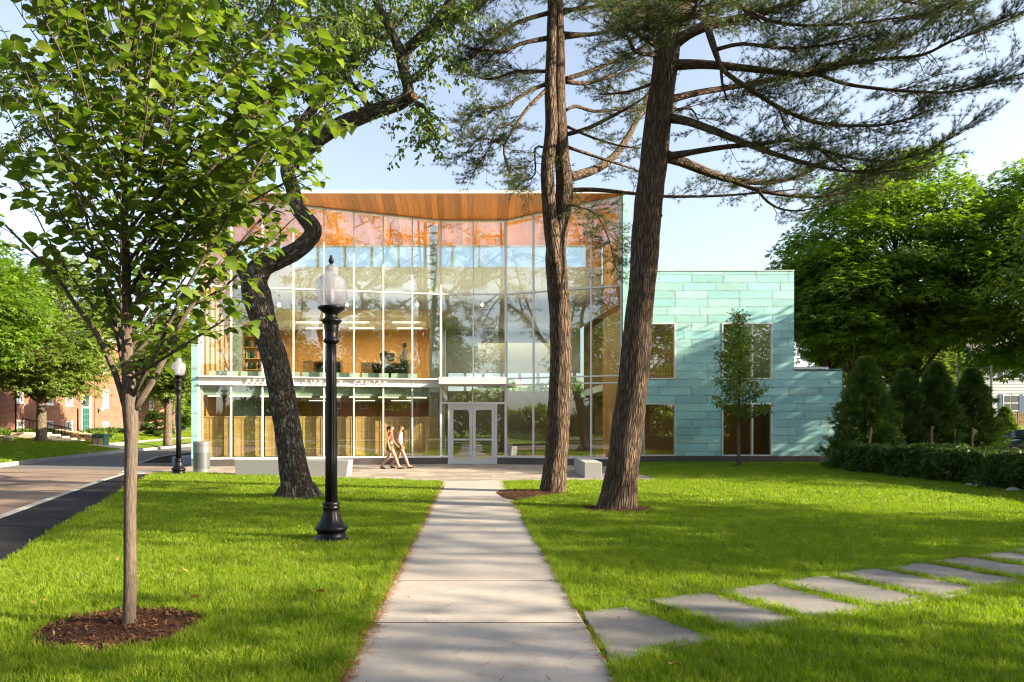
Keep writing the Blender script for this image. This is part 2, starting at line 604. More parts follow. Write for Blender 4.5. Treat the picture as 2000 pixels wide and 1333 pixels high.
def copper():
    m = bpy.data.materials.new('verdigris_copper')
    t = NT(m)
    r = t.n('ObjectInfo').outputs['Random']
    vec = t.coords('OBJ', (1, 1, 1))
    off = t.n('VectorMath', {0: vec}, operation='ADD')
    t.link(t.n('CombineXYZ', {'X': t.math('MULTIPLY', r, 91.0), 'Z': t.math('MULTIPLY', r, 37.0)}).outputs[0], off.inputs[1])
    st = t.n('Mapping', {'Vector': off.outputs[0], 'Scale': (1.0, 1, 2.2)}).outputs[0]
    n1 = t.noise(st, 2.2, 6, .65)
    streak = t.noise(t.n('Mapping', {'Vector': off.outputs[0], 'Scale': (14, 1, .8)}).outputs[0], 1.6, 4, .6)
    c = t.mix(r, (.265, .53, .51), (.36, .605, .585))
    r2 = t.math('FRACT', t.math('MULTIPLY', r, 23.7))
    c = t.mix(t.ramp(r2, .4, 1.0, 0, .75), c, (.23, .53, .585))
    c = t.mix(t.ramp(n1, .38, .72, 0, .55), c, (.25, .41, .38))
    c = t.mix(t.ramp(streak, .55, .8, 0, .3), c, (.56, .72, .65))
    g = t.n('TexCoord').outputs['Generated']
    sep = t.n('SeparateXYZ', {0: g})
    ex = t.math('MULTIPLY', t.math('ABSOLUTE', t.math('SUBTRACT', sep.outputs[0], .5)), 2)
    ez = t.math('MULTIPLY', t.math('ABSOLUTE', t.math('SUBTRACT', sep.outputs[2], .5)), 2)
    edge = t.math('MAXIMUM', t.ramp(ex, .90, 1.0), t.ramp(ez, .72, 1.0))
    rust = t.math('MULTIPLY', edge, t.ramp(t.noise(st, 3.1, 5), .42, .7))
    c = t.mix(t.math('MULTIPLY', rust, .75), c, (.20, .12, .09))
    c = t.val(c, t.ramp(t.math('FRACT', t.math('MULTIPLY', r, 57.1)), 0, 1, .86, 1.10))
    p = t.n('BsdfPrincipled', {'Base Color': c, 'Roughness': .5, 'Specular IOR Level': .45})
    b = t.n('Bump', {'Height': t.noise(st, 1.6, 2), 'Strength': .12, 'Distance': .02})
    t.link(b.outputs[0], p.inputs['Normal'])
    t.surf(p.outputs[0])
    return m


m_copper = copper()
m_copper_core = mat('copper_seam', (.12, .16, .13), rough=.8)


def slatted():
    """wooden blind: thin horizontal slats, seen as grain from the lawn"""
    m = bpy.data.materials.new('slatted_wood')
    t = NT(m)
    vec = t.coords('OBJ')
    sep = t.n('SeparateXYZ', {0: vec})
    w = t.math('SINE', t.math('MULTIPLY', sep.outputs[2], 2 * PI / .045))
    band = t.ramp(t.noise(t.coords('OBJ', (.3, .3, 9)), 2.0, 3), .35, .65, .88, 1.1)
    c = t.mix(t.ramp(w, -.9, .2), (.48, .26, .085), (.85, .53, .20))
    c = t.val(c, band)
    p = t.n('BsdfPrincipled', {'Base Color': c, 'Roughness': .55})
    b = t.n('Bump', {'Height': w, 'Strength': .6, 'Distance': .01})
    t.link(b.outputs[0], p.inputs['Normal'])
    t.surf(p.outputs[0])
    return m


m_slat = slatted()


def brick():
    m = bpy.data.materials.new('red_brick')
    t = NT(m)
    vec = t.n('TexCoord').outputs['Object']
    sep = t.n('SeparateXYZ', {0: vec})
    cv = t.n('CombineXYZ', {'X': t.math('ADD', sep.outputs[1], sep.outputs[0]), 'Y': sep.outputs[2]}).outputs[0]
    b = t.n('TexBrick', {'Vector': cv, 'Color1': (.185, .048, .024, 1), 'Color2': (.24, .07, .036, 1), 'Mortar': (.23, .165, .125, 1),
                         'Scale': 1.0, 'Mortar Size': .012, 'Brick Width': .24, 'Row Height': .085})
    band = t.ramp(t.math('FRACT', t.math('MULTIPLY', sep.outputs[2], 1 / .85)), .90, .93)
    c = t.mix(t.math('MULTIPLY', band, .55), b.outputs['Color'], (.22, .06, .035))
    c = t.val(c, t.ramp(t.noise(vec, .8, 4), .3, .7, .85, 1.15))
    p = t.n('BsdfPrincipled', {'Base Color': c, 'Roughness': .85})
    bp = t.n('Bump', {'Height': b.outputs['Fac'], 'Strength': -.4, 'Distance': .01})
    t.link(bp.outputs[0], p.inputs['Normal'])
    t.surf(p.outputs[0])
    return m


m_brick = brick()


def globe_glass():
    m = bpy.data.materials.new('prismatic_globe')
    t = NT(m)
    vec = t.coords('TC', (9, 9, 1))
    vo = t.n('TexVoronoi', {'Vector': t.n('Mapping', {'Vector': t.coords('OBJ'), 'Scale': (60, 60, 60)}).outputs[0], 'Scale': 1.0})
    b = t.n('Bump', {'Height': vo.outputs['Distance'], 'Strength': .55, 'Distance': .01})
    gl = t.n('BsdfPrincipled', {'Base Color': (.55, .55, .62, 1), 'Roughness': .12, 'Specular IOR Level': .6})
    t.link(b.outputs[0], gl.inputs['Normal'])
    tr = t.n('BsdfTranslucent', {'Color': (.42, .42, .48, 1)})
    cl = t.n('BsdfTransparent', {'Color': (.92, .93, .98, 1)})
    a = t.n('MixShader', {0: .5}); t.link(gl.outputs[0], a.inputs[1]); t.link(tr.outputs[0], a.inputs[2])
    c = t.n('MixShader', {0: .50}); t.link(a.outputs[0], c.inputs[1]); t.link(cl.outputs[0], c.inputs[2])
    t.surf(c.outputs[0])
    return m


m_globe = globe_glass()

b_linden = bark_mat('smooth_brown_bark', (.045, .031, .024), (.20, .155, .125), sx=30, stretch=.2, strength=.8, dist=.012, cw=.25)
b_oak = bark_mat('dark_lichen_bark', (.022, .017, .013), (.115, .088, .065), (.36, .37, .30), sx=15, stretch=.35, strength=1.0, dist=.04)
b_pine = bark_mat('furrowed_pine_bark', (.028, .018, .013), (.20, .135, .095), sx=15, stretch=.20, strength=1.0, dist=.05)
b_pinelimb = bark_mat('pine_limb_bark', (.035, .024, .018), (.17, .115, .08), sx=18, stretch=.35, strength=.8, dist=.02)
b_grey = bark_mat('grey_brown_bark', (.07, .05, .035), (.22, .165, .12), sx=12, stretch=.3, strength=.8, dist=.03)

l_linden = leaf_mat('broad_green_leaf', (.082, .138, .019), (.145, .20, .032), (.23, .265, .06), transl=.42, tcol=(1.4, 1.55, .55))
l_oak = leaf_mat('small_green_leaf', (.075, .13, .022), (.13, .19, .04), (.20, .25, .08), transl=.42, tcol=(1.4, 1.5, .6))
l_pine = leaf_mat('pine_needle', (.035, .062, .016), (.075, .105, .024), (.15, .15, .045), transl=.25, tcol=(1.3, 1.3, .6))
l_maple = leaf_mat('maple_leaf', (.072, .138, .014), (.13, .21, .024), (.20, .27, .04), transl=.45, tcol=(1.6, 1.7, .4))
l_bright = leaf_mat('fresh_green_leaf', (.09, .15, .02), (.15, .21, .035), (.22, .25, .07), transl=.42, tcol=(1.5, 1.5, .5))
l_cedar = leaf_mat('cedar_frond', (.065, .115, .022), (.11, .17, .034), (.15, .20, .05), transl=.25)
l_hedge = leaf_mat('hedge_leaf', (.042, .082, .014), (.078, .13, .022), (.11, .16, .03), transl=.25)
l_grass = leaf_mat('grass_blade', (.125, .205, .010), (.215, .285, .015), (.28, .31, .05), transl=.45, tcol=(1.35, 1.5, .4), rough=.5, spec=.25, inst=True)

# ---------------------------------------------------------------- ground, road, paving
def sheet(name, poly, z, material, base=None):
    mb = MB()
    mb.prism(poly, base if base is not None else z - .03, z)
    return tag(mb.build(name, material), kind='structure')


def clip_poly(poly, clip):
    """part of a polygon inside a convex counter-clockwise one"""
    out = poly
    for i in range(len(clip)):
        ax, ay = clip[i]; bx, by = clip[(i + 1) % len(clip)]
        inp, out = out, []
        side = lambda p: (bx - ax) * (p[1] - ay) - (by - ay) * (p[0] - ax)
        for j in range(len(inp)):
            p, q = inp[j], inp[(j + 1) % len(inp)]
            sp, sq = side(p), side(q)
            if sp >= 0: out.append(p)
            if (sp >= 0) != (sq >= 0):
                k = sp / (sp - sq)
                out.append((p[0] + (q[0] - p[0]) * k, p[1] + (q[1] - p[1]) * k))
        if not out: return []
    return out


def inside(P, poly):
    x, y = P[:, 0], P[:, 1]
    r = np.zeros(len(P), bool)
    n = len(poly)
    for i in range(n):
        x1, y1 = poly[i]; x2, y2 = poly[(i + 1) % n]
        c = ((y1 > y) != (y2 > y)) & (x < (x2 - x1) * (y - y1) / (y2 - y1 + 1e-12) + x1)
        r ^= c
    return r


sheet('ground', [(-900, -900), (900, -900), (900, 1500), (-900, 1500)], -.16, m_farlawn, -.5)

kerb_near = [(-0.6, -12), (-4.6, 0), (-8.36, 12.2), (-10.66, 19.3), (-11.75, 23.2), (-13.0, 26.6), (-14.6, 30.2), (-16.6, 36.3),
             (-17.8, 43.8), (-18.6, 60), (-19.5, 100), (-20, 160)]
kerb_far = [(-16.5, -12), (-17.6, 8), (-19.2, 27.9), (-20.7, 35), (-22.2, 43.1), (-23.7, 58.3), (-25, 80), (-26, 160)]
sheet('road', kerb_near + kerb_far[::-1], -.05, m_asphalt)
sheet('dusty_road_patch', [(-4.7, 0), (-8.45, 12.2), (-10.75, 19.3), (-11.85, 23.2), (-12.9, 25.6), (-16.5, 27.0), (-19.0, 26.6), (-18.0, 8)], -.044, m_dusty, -.06)
lawn_edge = [(-1.2, -5), (-2.85, 0), (-5.45, 7.9), (-8.0, 15.2), (-10.2, 21.6), (-10.75, 23.2), (-10.6, 23.6)]
sheet('sidewalk', [(-4.6, 0), (-8.36, 12.2), (-10.66, 19.3), (-11.6, 22.9), (-10.75, 23.1), (-10.2, 21.6), (-8.0, 15.2), (-5.45, 7.9), (-2.85, 0)],
      .004, m_blacktop, -.14)
sheet('far_sidewalk', [(-14.6, 30.2), (-16.6, 36.3), (-17.8, 43.8), (-18.6, 60), (-16.6, 60), (-15.8, 43.8), (-14.6, 36.3), (-13.0, 30.2)], .004, m_blacktop, -.14)
sheet('crossing', [(-11.6, 22.9), (-10.7, 23.2), (-10.9, 24), (-11.4, 30.1), (-14.6, 30.2), (-13.0, 26.6)], .002, m_dusty, -.14)
sheet('side_lawn', [(-13.0, 30.3), (-14.6, 36.3), (-15.8, 43.8), (-16.6, 60), (-11.4, 60), (-11.4, 30.3)], .0, m_farlawn, -.14)
mb = MB()
for k in range(2):
    y = 23.3 + k * .9
    mb.prism([(-12.0 - .33 * k, y), (-11.2 - .1 * k, y - .05), (-11.2 - .1 * k, y + .28), (-12.1 - .33 * k, y + .3)], 0, .008)
tag(mb.build('crossing_paint', mat('white_road_paint', (.72, .70, .66), (.6, .57, .52), rough=.8, ns=9)), kind='structure')


def kerb(name, line, top, bottom, step, skip=()):
    root = tag(empty(name, (line[0][0], line[0][1], 0)), kind='structure')
    L, acc = [], 0
    for a, b in zip(line, line[1:]):
        a, b = Vector(a), Vector(b)
        n = max(1, round((b - a).length / step))
        for k in range(n):
            p, q = a.lerp(b, k / n), a.lerp(b, (k + 1) / n)
            if q.y < 3 or any(s0 < (p.y + q.y) / 2 < s1 for s0, s1 in skip): continue
            m = MB()
            d = (q - p).normalized() * .006
            m.bar((p.x + d.x, p.y + d.y, (top + bottom) / 2), (q.x - d.x, q.y - d.y, (top + bottom) / 2), .16, top - bottom)
            m.build('kerb_stone', m_kerb, root)
    return root


kerb('kerb', kerb_near[1:10], .012, -.15, 2.0, skip=((23.6, 29.6),))
kerb('far_kerb', kerb_far[1:7], .12, -.15, 3.0)


def zf(x):
    """rise of the far lawn towards the brick building"""
    return .11 + .85 * min(max((-22.5 - x) / 8.5, 0), 1) ** .9


mb = MB()
NU = 14
ys = [-10, 8, 20, 27.9, 32, 36, 40, 43.1, 47, 51, 55, 58.3, 66, 80, 110, 160]
fk = np.array(kerb_far)
for j, y in enumerate(ys):
    xk = np.interp(y, fk[:, 1], fk[:, 0]) - .08
    for i in range(NU + 1):
        x = xk - (i / NU) ** 1.2 * 40
        mb.v.append((x, y, zf(x)))
        mb.tc.append((0, 0, 0))
for j in range(len(ys) - 1):
    for i in range(NU):
        a = j * (NU + 1) + i
        mb.f.append((a + 1, a, a + NU + 1, a + NU + 2))
tag(mb.build('far_lawn', m_farlawn, smooth=True), kind='structure')
mb = MB()
for (ya, yb) in ((37, 41), (41, 45), (45, 49), (49, 53), (53, 58), (58, 66)):
    p = []
    for y in (ya, yb):
        xk = np.interp(y, fk[:, 1], fk[:, 0]) - .1
        w = 2.6 if y > 44 else 2.6 * max(0.0, (y - 37) / 7)
        p.append([(xk, y, .135), (xk - w, y, zf(xk - w) + .03)])
    mb.quad(p[0][1], p[0][0], p[1][0], p[1][1])
tag(mb.build('far_path', mat('far_concrete', (.42, .36, .31), (.47, .41, .35), rough=.9, ns=1)), kind='structure')

# lawn soil under the grass, left and right of the path
PX0, PX1 = -.80, .91
lawn_left = lawn_edge + [(-9.2, 23.3), (-.84, 19.95), (PX0 - .01, 19.3), (PX0 - .01, -5)]
lawn_right = [(PX1 + .01, -12), (36, -12), (36, 27), (17, 30.38), (5.75, 30.38), (5.65, 23.0), (5.66, 20.6), (1.25, 20.0), (PX1 + .01, 19.9)]
sheet('lawn', lawn_left, 0, m_soil, -.15)
sheet('lawn', lawn_right, 0, m_soil, -.15)

# concrete path, slab by slab
root = tag(empty('path', (0.05, 3, 0)), kind='structure')
y = 5.526 - 1.512 * 6
while y < 19.9:
    m = MB()
    m.box(PX0, PX1, y + .013, min(y + 1.499, 19.92), -.1, .028)
    m.build('slab', m_concrete, root, bevel=.012)
    y += 1.512
sheet('path_joint', [(PX0 + .01, -3.5), (PX1 - .01, -3.5), (PX1 - .01, 19.9), (PX0 + .01, 19.9)], .022, m_mulch_base, -.1)

# stepping stones set into the grass
root = tag(empty('stepping_stone_path', (2.15, 5.9, 0)), kind='structure')
STONES = []
wd, ld = Vector((.90, .43)).normalized(), Vector((.43, -.90)).normalized()
rs = random.Random(4)
STONES.append([(.945, 4.58), (1.80, 5.10), (1.37, 5.99), (.945, 5.83)])
for k in range(10):
    c = Vector((2.16, 5.89)) + Vector((.745, .355)) * k
    hw, hl = .35 + rs.uniform(-.012, .012), .55 + rs.uniform(-.02, .02)
    STONES.append([tuple(c + wd * a * hw + ld * b * hl) for a, b in ((-1, 1), (1, 1), (1, -1), (-1, -1))])
for q in STONES:
    m = MB()
    m.prism(q, -.06, .034 + rs.uniform(-.004, .004))
    m.build('stepping_stone', m_bluestone, root, bevel=.006)

# flagstone terrace
PATIO = [(-11.2, 24.2), (-.86, 19.93), (5.63, 20.62), (5.74, 29.6), (-11.3, 29.6)]
sheet('terrace_bed', PATIO, .004, m_stonewall, -.1)
root = tag(empty('terrace', (-2, 25, 0)), kind='structure')
rp = random.Random(11)
y = 19.6
while y < 29.6:
    h = rp.choice((.45, .6, .6, .75))
    x = -11.6 - rp.random()
    while x < 5.8:
        w = rp.choice((.6, .75, .9, 1.1, 1.3))
        q = clip_poly([(x + .006, y + .006), (x + w - .006, y + .006), (x + w - .006, y + h - .006), (x + .006, y + h - .006)], PATIO)
        ar = abs(sum(q[i][0] * q[(i + 1) % len(q)][1] - q[(i + 1) % len(q)][0] * q[i][1] for i in range(len(q)))) / 2 if q else 0
        if ar > .03 and y < 29.2 - 1.4 * abs(x + w / 2) / 11:
            m = MB()
            m.prism(q, -.03, .018 + rp.uniform(-.003, .003))
            o = m.build('flagstone', m_flag, root)
        x += w
    y += h

# mulch beds
def blob(cx, cy, rx, ry, n=26, seed=0, j=.07):
    r = random.Random(seed)
    return [(cx + rx * math.cos(2 * PI * k / n) * (1 + r.uniform(-j, j)), cy + ry * math.sin(2 * PI * k / n) * (1 + r.uniform(-j, j))) for k in range(n)]


BEDS = [blob(-2.76, 5.38, .66, .60, seed=1), blob(2.78, 13.15, .80, .62, seed=2),
        [(.60, 16.3), (.72, 15.2), (.98, 14.55), (1.15, 14.9), (1.7, 15.7), (2.35, 16.3), (2.3, 17.0), (1.9, 17.25), (1.3, 17.0), (.95, 17.1), (.7, 16.9)],
        blob(10.72, 27.5, .38, .3, seed=5)]
rngm = np.random.default_rng(7)
for i, b in enumerate(BEDS):
    mm = MB()
    c = np.array(b).mean(0)
    n0 = len(b)
    mm.v += [(x, y, .034 if i == 2 else .008) for x, y in b] + [tuple(c + (np.array(p) - c) * .55) + (.055,) for p in b] + [(c[0], c[1], .065)]
    mm._tc(len(mm.v))
    for k in range(n0):
        j = (k + 1) % n0
        mm.f += [(k, j, n0 + j, n0 + k), (n0 + k, n0 + j, 2 * n0)]
    tag(mm.build('mulch_bed', m_mulch_base, smooth=True), kind='structure')
P = []
for i, b in enumerate(BEDS):
    bb = np.array(b)
    lo, hi = bb.min(0), bb.max(0)
    n = int((hi - lo).prod() * (3600 if i == 0 else 1300))
    q = rngm.random((n, 2)) * (hi - lo) + lo
    q = q[inside(q, b)]
    c = bb.mean(0)
    rel = np.linalg.norm((q - c) / ((hi - lo) / 2), axis=1)
    P.append(np.c_[q, .02 + .05 * np.clip(1 - rel, 0, 1) + rngm.random(len(q)) * .02])
P = np.concatenate(P)
d = rngm.normal(size=(len(P), 3)) * (1, 1, .35)
chip = leaf_mat('mulch_chip', (.05, .022, .014), (.13, .060, .034), (.22, .12, .07), transl=0.02, tcol=(1, 1, 1), rough=.9, spec=.1)
tag(scatter('mulch_chips', [(-.16, 0, 0), (.16, 0, .02), (.1, 1, .03), (-.12, .9, 0)], [(0, 1, 2, 3)], P, frames(d, np.array([[0, 0, 1.]]) + rngm.normal(size=(len(P), 3)) * .35),
            .014 + .034 * rngm.random(len(P)) ** 1.5, chip), kind='stuff')

# rust-coloured needle litter along the path edges
n = 5600
yy = 3.5 + 16 * rngm.random(n) ** 1.35
side = rngm.random(n)
xx = np.where(side < .72, PX0 + .012 + rngm.normal(size=n) * .034, np.where(side < .86, PX1 - .008 + rngm.normal(size=n) * .022, rngm.uniform(PX0, PX1, n)))
keep = (side < .86) | (rngm.random(n) < .5)
P = np.c_[xx, yy, np.where((xx > PX0) & (xx < PX1), .031 + .012 * rngm.random(n), .035 + .025 * rngm.random(n))][keep]
d = rngm.normal(size=(len(P), 3)) * (1, 1, .12)
lit = leaf_mat('dry_needle', (.24, .085, .03), (.34, .145, .05), (.25, .13, .06), transl=0.05, tcol=(1, 1, 1), rough=.9, spec=.1)
tag(scatter('needle_litter', [(-.045, 0, 0), (.045, 0, 0), (.03, 1, .02), (-.03, 1, .02)], [(0, 1, 2, 3)], P, frames(d, np.tile([[0, 0, 1.]], (len(P), 1))),
            .03 + .05 * rngm.random(len(P)), lit), kind='stuff')


# ---------------------------------------------------------------- grass
def grass_tuft(seed, nb, rad, h0, h1, w):
    r = random.Random(seed)
    mb = MB()
    for _ in range(nb):
        a, q = r.random() * 2 * PI, rad * math.sqrt(r.random())
        x, y = q * math.cos(a), q * math.sin(a)
        h = r.uniform(h0, h1)
        la, lean = r.random() * 2 * PI, r.uniform(.15, .75) * h
        dx, dy = math.cos(la) * lean, math.sin(la) * lean
        b = r.random() * 2 * PI
        wx, wy = math.cos(b) * w / 2, math.sin(b) * w / 2
        n = len(mb.v)
        mb.v += [(x - wx, y - wy, -.01), (x + wx, y + wy, -.01),
                 (x + dx * .35 + wx * .8, y + dy * .35 + wy * .8, h * .6), (x + dx * .35 - wx * .8, y + dy * .35 - wy * .8, h * .6), (x + dx, y + dy, h)]
        mb.f += [(n, n + 1, n + 2, n + 3), (n + 3, n + 2, n + 4)]
    return mb.mesh('grass_tuft', l_grass)


tufts = bpy.data.collections.new('grass_tufts')
for k in range(4):
    tufts.objects.link(bpy.data.objects.new('tuft_a%d' % k, grass_tuft(k, 16, .055, .035, .075, .0042)))
for k in range(3):
    tufts.objects.link(bpy.data.objects.new('tuft_b%d' % k, grass_tuft(20 + k, 26, .10, .035, .075, .008)))
for k in range(2):
    tufts.objects.link(bpy.data.objects.new('tuft_c%d' % k, grass_tuft(40 + k, 30, .22, .05, .11, .022)))

ng = bpy.data.node_groups.new('grass_on_points', 'GeometryNodeTree')
ng.interface.new_socket('Geometry', in_out='INPUT', socket_type='NodeSocketGeometry')
ng.interface.new_socket('Geometry', in_out='OUTPUT', socket_type='NodeSocketGeometry')
gi, go = ng.nodes.new('NodeGroupInput'), ng.nodes.new('NodeGroupOutput')
ip = ng.nodes.new('GeometryNodeInstanceOnPoints')
ci = ng.nodes.new('GeometryNodeCollectionInfo')
ci.inputs['Collection'].default_value = tufts
ci.inputs['Separate Children'].default_value = True
ci.inputs['Reset Children'].default_value = True
ip.inputs['Pick Instance'].default_value = True


def named(nm, typ):
    a = ng.nodes.new('GeometryNodeInputNamedAttribute')
    a.data_type = typ
    a.inputs['Name'].default_value = nm
    return [s for s in a.outputs if s.enabled][0]


e2r = ng.nodes.new('FunctionNodeEulerToRotation')
ng.links.new(named('rot', 'FLOAT_VECTOR'), e2r.inputs[0])
ng.links.new(gi.outputs[0], ip.inputs['Points'])
ng.links.new(ci.outputs[0], ip.inputs['Instance'])
ng.links.new(named('idx', 'INT'), ip.inputs['Instance Index'])
ng.links.new(e2r.outputs[0], ip.inputs['Rotation'])
ng.links.new(named('scl', 'FLOAT_VECTOR'), ip.inputs['Scale'])
ng.links.new(ip.outputs[0], go.inputs[0])


def grass(name, P, idx, scl, rng):
    me = bpy.data.meshes.new(name)
    me.vertices.add(len(P))
    me.vertices.foreach_set('co', P.astype(np.float32).ravel())
    rot = np.c_[rng.normal(size=(len(P), 2)) * .12, rng.random(len(P)) * 6.283].astype(np.float32)
    for nm, typ, key, data in (('rot', 'FLOAT_VECTOR', 'vector', rot), ('scl', 'FLOAT_VECTOR', 'vector', scl.astype(np.float32))):
        a = me.attributes.new(nm, typ, 'POINT'); a.data.foreach_set(key, data.ravel())
    a = me.attributes.new('idx', 'INT', 'POINT'); a.data.foreach_set('value', idx.astype(np.int32))
    o = link(name, me)
    o.modifiers.new('blades', 'NODES').node_group = ng
    return tag(o, kind='stuff')


rngg = np.random.default_rng(21)


def lawn_points(poly, zones):
    out = []
    for (y0, y1, dens, kind) in zones:
        xl, xr = -.72 * y1 - .6, .85 * y1 + .6
        bb = np.array(poly)
        xl, xr = max(xl, bb[:, 0].min()), min(xr, bb[:, 0].max())
        n = int((xr - xl) * (y1 - y0) * dens)
        q = np.c_[rngg.uniform(xl, xr, n), rngg.uniform(y0, y1, n)]
        q = q[(q[:, 0] > -.72 * q[:, 1] - .6) & (q[:, 0] < .85 * q[:, 1] + .6)]
        q = q[inside(q, poly)]
        for s in STONES:
            c = np.mean(s, axis=0)
            q = q[~inside(q, [tuple(c + (np.array(p) - c) * .97) for p in s])]
        for b in BEDS:
            q = q[~inside(q, b)]
        out.append((q, kind))
    return out


P, I, SC = [], [], []
for poly in (lawn_left, lawn_right):
    for q, kind in lawn_points(poly, [(2.6, 5.6, 620, 'a'), (5.6, 9, 430, 'a'), (9, 14, 200, 'b'), (14, 31, 95, 'b2')]):
        n = len(q)
        patch = np.array([noise.noise(Vector((x * .55, y * .55, 3.1))) for x, y in q])
        s = (1 + .22 * patch) * rngg.uniform(.75, 1.2, n)
        P.append(np.c_[q, np.zeros(n)])
        I.append(rngg.integers(0, 4, n) if kind == 'a' else rngg.integers(4, 7, n))
        w = 1.0 if kind == 'a' else (1.1 if kind == 'b' else 1.55)
        SC.append(np.c_[s * w, s * w, s * (.95 if kind == 'a' else .9)])
# a fringe of longer blades round the stepping stones and along the beds
fr = []
for s in STONES + BEDS[:2]:
    for a, b in zip(s, s[1:] + s[:1]):
        L = math.dist(a, b)
        if a[0] < .96 and b[0] < .96 and a[1] > 4 and a[0] > .9: continue
        k = int(L * 42)
        t = rngg.random(k)
        fr.append(np.c_[a[0] + (b[0] - a[0]) * t, a[1] + (b[1] - a[1]) * t] + rngg.normal(size=(k, 2)) * .03)
fr = np.concatenate(fr)
fr = fr[(fr[:, 0] > PX1 + .03) | (fr[:, 0] < PX0 - .03)]
ey = np.concatenate([rngg.uniform(3.4, 12, 620), rngg.uniform(3.4, 12, 620)])
ex = np.concatenate([np.full(620, PX0 - .055), np.full(620, PX1 + .035)]) + rngg.normal(size=1240) * .022
fr = np.concatenate([fr, np.c_[ex, ey][~((ey > 4.5) & (ey < 5.9) & (ex > 0))]])
P.append(np.c_[fr, np.zeros(len(fr))]); I.append(rngg.integers(0, 4, len(fr)))
SC.append(np.tile([[1, 1, 1.3]], (len(fr), 1)))
oak_c = grd(583, 973)
aa = rngg.uniform(0, 2 * PI, 260); rr_ = rngg.uniform(.42, .75, 260)
P.append(np.c_[oak_c.x + rr_ * np.cos(aa), oak_c.y + rr_ * np.sin(aa), np.zeros(260)]); I.append(rngg.integers(4, 7, 260)); SC.append(np.tile([[.8, .8, 1.35]], (260, 1)))
grass('grass', np.concatenate(P), np.concatenate(I), np.concatenate(SC), rngg)

n = 260
lx = np.r_[rngg.uniform(-6, -1, n // 2), rngg.uniform(1.1, 9, n // 2)]; ly = rngg.uniform(4.6, 18, n)
lit2 = leaf_mat('lawn_litter', (.30, .20, .08), (.22, .10, .04), (.42, .34, .16), transl=.1, tcol=(1, 1, 1), rough=.8, spec=.1)
dd = rngg.normal(size=(n, 3)) * (1, 1, .3)
tag(scatter('leaf_litter', *LEAF_OVAL, np.c_[lx, ly, np.full(n, .055)], frames(dd, rngg.normal(size=(n, 3)) * .4 + (0, 0, 1)), rngg.uniform(.03, .065, n), lit2), kind='stuff')

P = []
for _ in range(30000):
    yv = 26 + 50 * rngg.random()
    xk = np.interp(yv, fk[:, 1], fk[:, 0]) - .3
    xv = xk - 12 * rngg.random()
    if (44 < yv < 66 and xv > xk - 2.6) or xv < -32: continue
    P.append((xv, yv, zf(xv)))
P = np.array(P)
grass('far_grass', P, rngg.integers(7, 9, len(P)), np.tile([[1.4, 1.4, 1.0]], (len(P), 1)), rngg)

# ---------------------------------------------------------------- the library building
LIB = empty('library_building', (-2, 29.2, 0), 'modern glass fronted building with wood soffit and green copper wing', 'building')
A0, A1, B1, C1 = Vector((-10.84, 27.35)), Vector((-1.286, 29.2)), Vector((1.482, 29.2)), Vector((6.0, 27.4))
SILL, BAND0, BAND1, TRAN = .37, 3.28, 3.63, 7.24
Y_EAVE, Z_EAVE, SLOPE = 27.27, 10.87, .247
Y_BACK = 31.3


def zs(y): return Z_EAVE - SLOPE * (y - Y_EAVE)


def wall_piece(mb, p, q, d0, d1, zp0, zp1, zq0=None, zq1=None):
    """upright piece from plan point p to q, d0..d1 outwards of the glass line"""
    zq0 = zp0 if zq0 is None else zq0
    zq1 = zp1 if zq1 is None else zq1
    u = (q - p).normalized()
    n = Vector((u.y, -u.x))
    a, b, c, d = p + n * d1, q + n * d1, q + n * d0, p + n * d0
    return mb.hexa([(*a, zp0), (*b, zq0), (*c, zq0), (*d, zp0), (*a, zp1), (*b, zq1), (*c, zq1), (*d, zp1)])


def bays(p, q, n): return [p.lerp(q, k / n) for k in range(n + 1)]


segs = [(bays(A0, A1, 8), 'left'), (bays(A1, B1, 2), 'door'), (bays(B1, C1, 4), 'right')]
# glass, one pane at a time
for pts, nm in segs:
    for p, q in zip(pts, pts[1:]):
        u = (q - p).normalized() * .025
        a, b = p + u, q - u
        rows = {'left': [(SILL, BAND0 - .02), (BAND1 + .02, TRAN - .02)], 'door': [(BAND1, TRAN - .02)],
                'right': [(SILL, 3.34), (3.40, 3.62), (3.68, TRAN - .02)]}[nm]
        for z0, z1 in rows:
            m = MB(); wall_piece(m, a, b, -.012, .012, z0, z1); m.build('pane', m_glass, LIB)
        m = MB(); wall_piece(m, a, b, -.012, .012, TRAN + .02, zs(a.y) - .05, TRAN + .02, zs(b.y) - .05)
        m.build('pane', m_glass, LIB)
# mullions and transoms
def mullion(p, u, z0, z1, w=.058, d0=-.13, d1=.045, material=m_white, name='mullion'):
    m = MB(); wall_piece(m, p - u * w / 2, p + u * w / 2, d0, d1, z0, z1)
    return m.build(name, material, LIB)


for pts, nm in segs:
    u = (pts[-1] - pts[0]).normalized()
    for i, p in enumerate(pts):
        if nm == 'door' and i in (0, 2): continue
        z0 = SILL - .02
        if nm == 'door': z0 = BAND1 + .01
        mullion(p, u, z0, zs(p.y) - .012, w=.085 if (nm == 'left' and i == 8) or (nm == 'right' and i == 0) else .058,
                d0=-.131 - .002 * i, d1=.046)
    a, b = pts[0], pts[-1]
    for z in {'left': [TRAN], 'door': [TRAN], 'right': [3.37, 3.65, TRAN]}[nm]:
        m = MB(); wall_piece(m, a, b, -.11, .041, z - .028, z + .028); m.build('transom', m_white, LIB)
    m = MB(); wall_piece(m, a, b, -.11, .041, zs(a.y) - .07, zs(a.y) - .008, zs(b.y) - .07, zs(b.y) - .008); m.build('head_rail', m_white, LIB)
    if nm != 'door':
        m = MB(); wall_piece(m, a, b, -.14, .07, SILL - .075, SILL - .001); m.build('sill', m_white, LIB)
